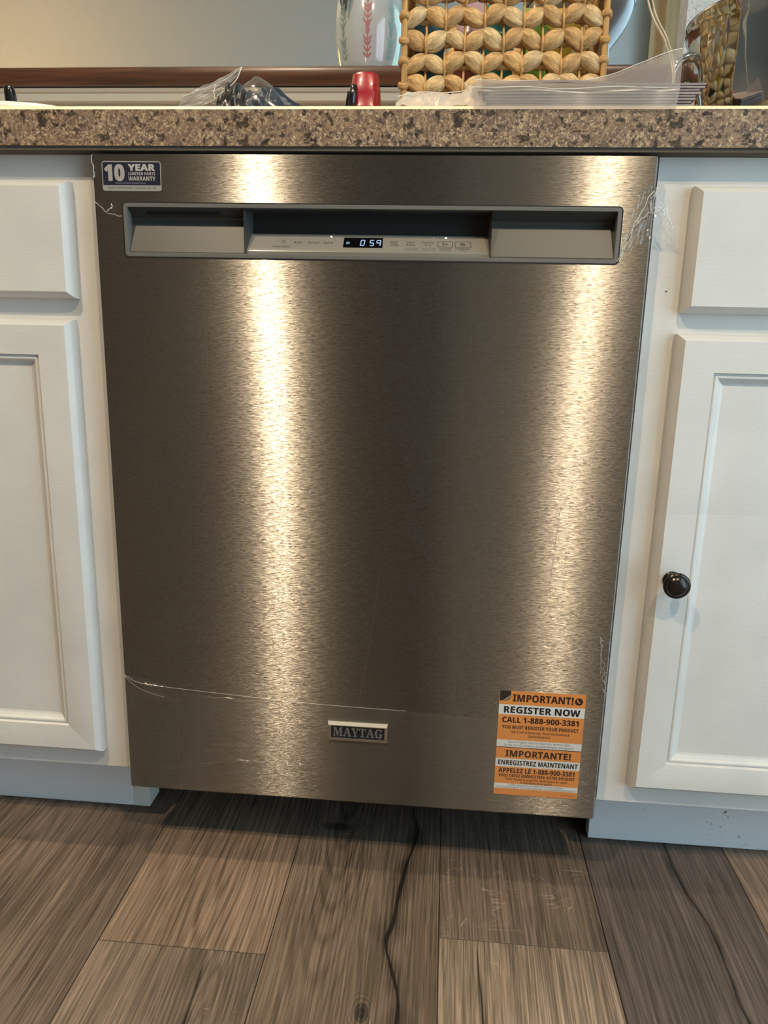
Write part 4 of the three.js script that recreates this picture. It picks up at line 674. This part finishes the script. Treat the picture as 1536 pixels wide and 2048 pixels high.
{ // beige curtain on the far wall
  const weave = dataTex(256, 256, (i, j) => { const v = 0.78 + 0.2 * fbm(i / 3, j / 2, 2) + 0.22 * fbm(i / 1.3, j / 1.3, 1) - 0.08; return [226 * v, 188 * v, 140 * v]; }, true, [9, 12]);
  const c = thing('curtain', 'beige woven curtain hanging in the room beyond the ledge', 'curtain', [1.235, 0.03, ZO + 0.10]);
  const f = (x, y) => 0.022 * Math.sin(x * 52) + 0.008 * Math.sin(x * 117 + y);
  part('curtain_fabric', merge(grid((u, v) => { const x = mix(-0.275, 0.3, u), y = 2.27 * v; return [x, y, f(x, y) + 0.002]; }, 160, 6), grid((u, v) => { const x = mix(0.3, -0.275, u), y = 2.27 * v; return [x, y, f(x, y)]; }, 160, 6)), std({ map: weave, roughness: 0.95, side: THREE.DoubleSide }), c);
  part('curtain_rod', new THREE.CylinderGeometry(0.012, 0.012, 0.57, 16).rotateZ(Math.PI / 2).translate(0, 2.285, 0), M.black, c);
}

// ---------------------------------------------------------------- lamps
const glow = (i) => std({ color: 0xffffff, emissive: WARM, emissiveIntensity: i });
DOWNLIGHTS.forEach(([x, z, cd], k) => {
  const t = thing('ceiling_light', ['round recessed ceiling light above the left half of the room', 'round recessed ceiling light above the right half of the room', 'round ceiling light above the counter edge'][k], 'ceiling light', [x, CEIL, z]);
  part('trim_ring', new THREE.TorusGeometry(0.062, 0.009, 8, 40).rotateX(Math.PI / 2).translate(0, -0.004, 0), M.frameWhite, t);
  part('lens', new THREE.CylinderGeometry(0.056, 0.056, 0.006, 40).translate(0, -0.004, 0), glow(3), t);
  const l = new THREE.SpotLight(WARM, cd, 0, 1.25, 0.5, 2); l.name = 'downlight_' + k; l.position.set(x, CEIL - 0.012, z); l.target.position.set(x, 0, z); l.castShadow = true; l.shadow.radius = 1.6; l.shadow.mapSize.set(2048, 2048); l.shadow.bias = -0.0005; scene.add(l, l.target);
});
{ // table lamp in the other room, left of the opening
  const t = thing('floor_lamp', 'floor lamp in the left corner of the room beyond', 'lamp', [-2.3, 0, -2.2]);
  part('base', new THREE.CylinderGeometry(0.14, 0.15, 0.025, 32).translate(0, 0.0125, 0), M.black, t); part('pole', new THREE.CylinderGeometry(0.012, 0.012, 1.5, 12).translate(0, 0.775, 0), M.black, t);
  part('lamp_shade', new THREE.LatheGeometry([[0.12, 0], [0.20, -0.26]].map((p) => new THREE.Vector2(...p)), 40).translate(0, 1.72, 0), phys({ color: 0xf3e2c0, transmission: 0.5, thickness: 0, roughness: 0.95, side: THREE.DoubleSide }), t);
  part('bulb', new THREE.SphereGeometry(0.035, 20, 14).translate(0, 1.58, 0), glow(4), t);
  const l = new THREE.PointLight(new THREE.Color(1, 0.80, 0.52), 7.5, 0, 2); l.name = 'floor_lamp_light'; l.position.set(-2.3, 1.58, -2.2); l.castShadow = true; l.shadow.radius = 1.5; scene.add(l);
}
scene.traverse((o) => { if (o.userData.__n) delete o.userData.__n; });
renderer.render(scene, camera);
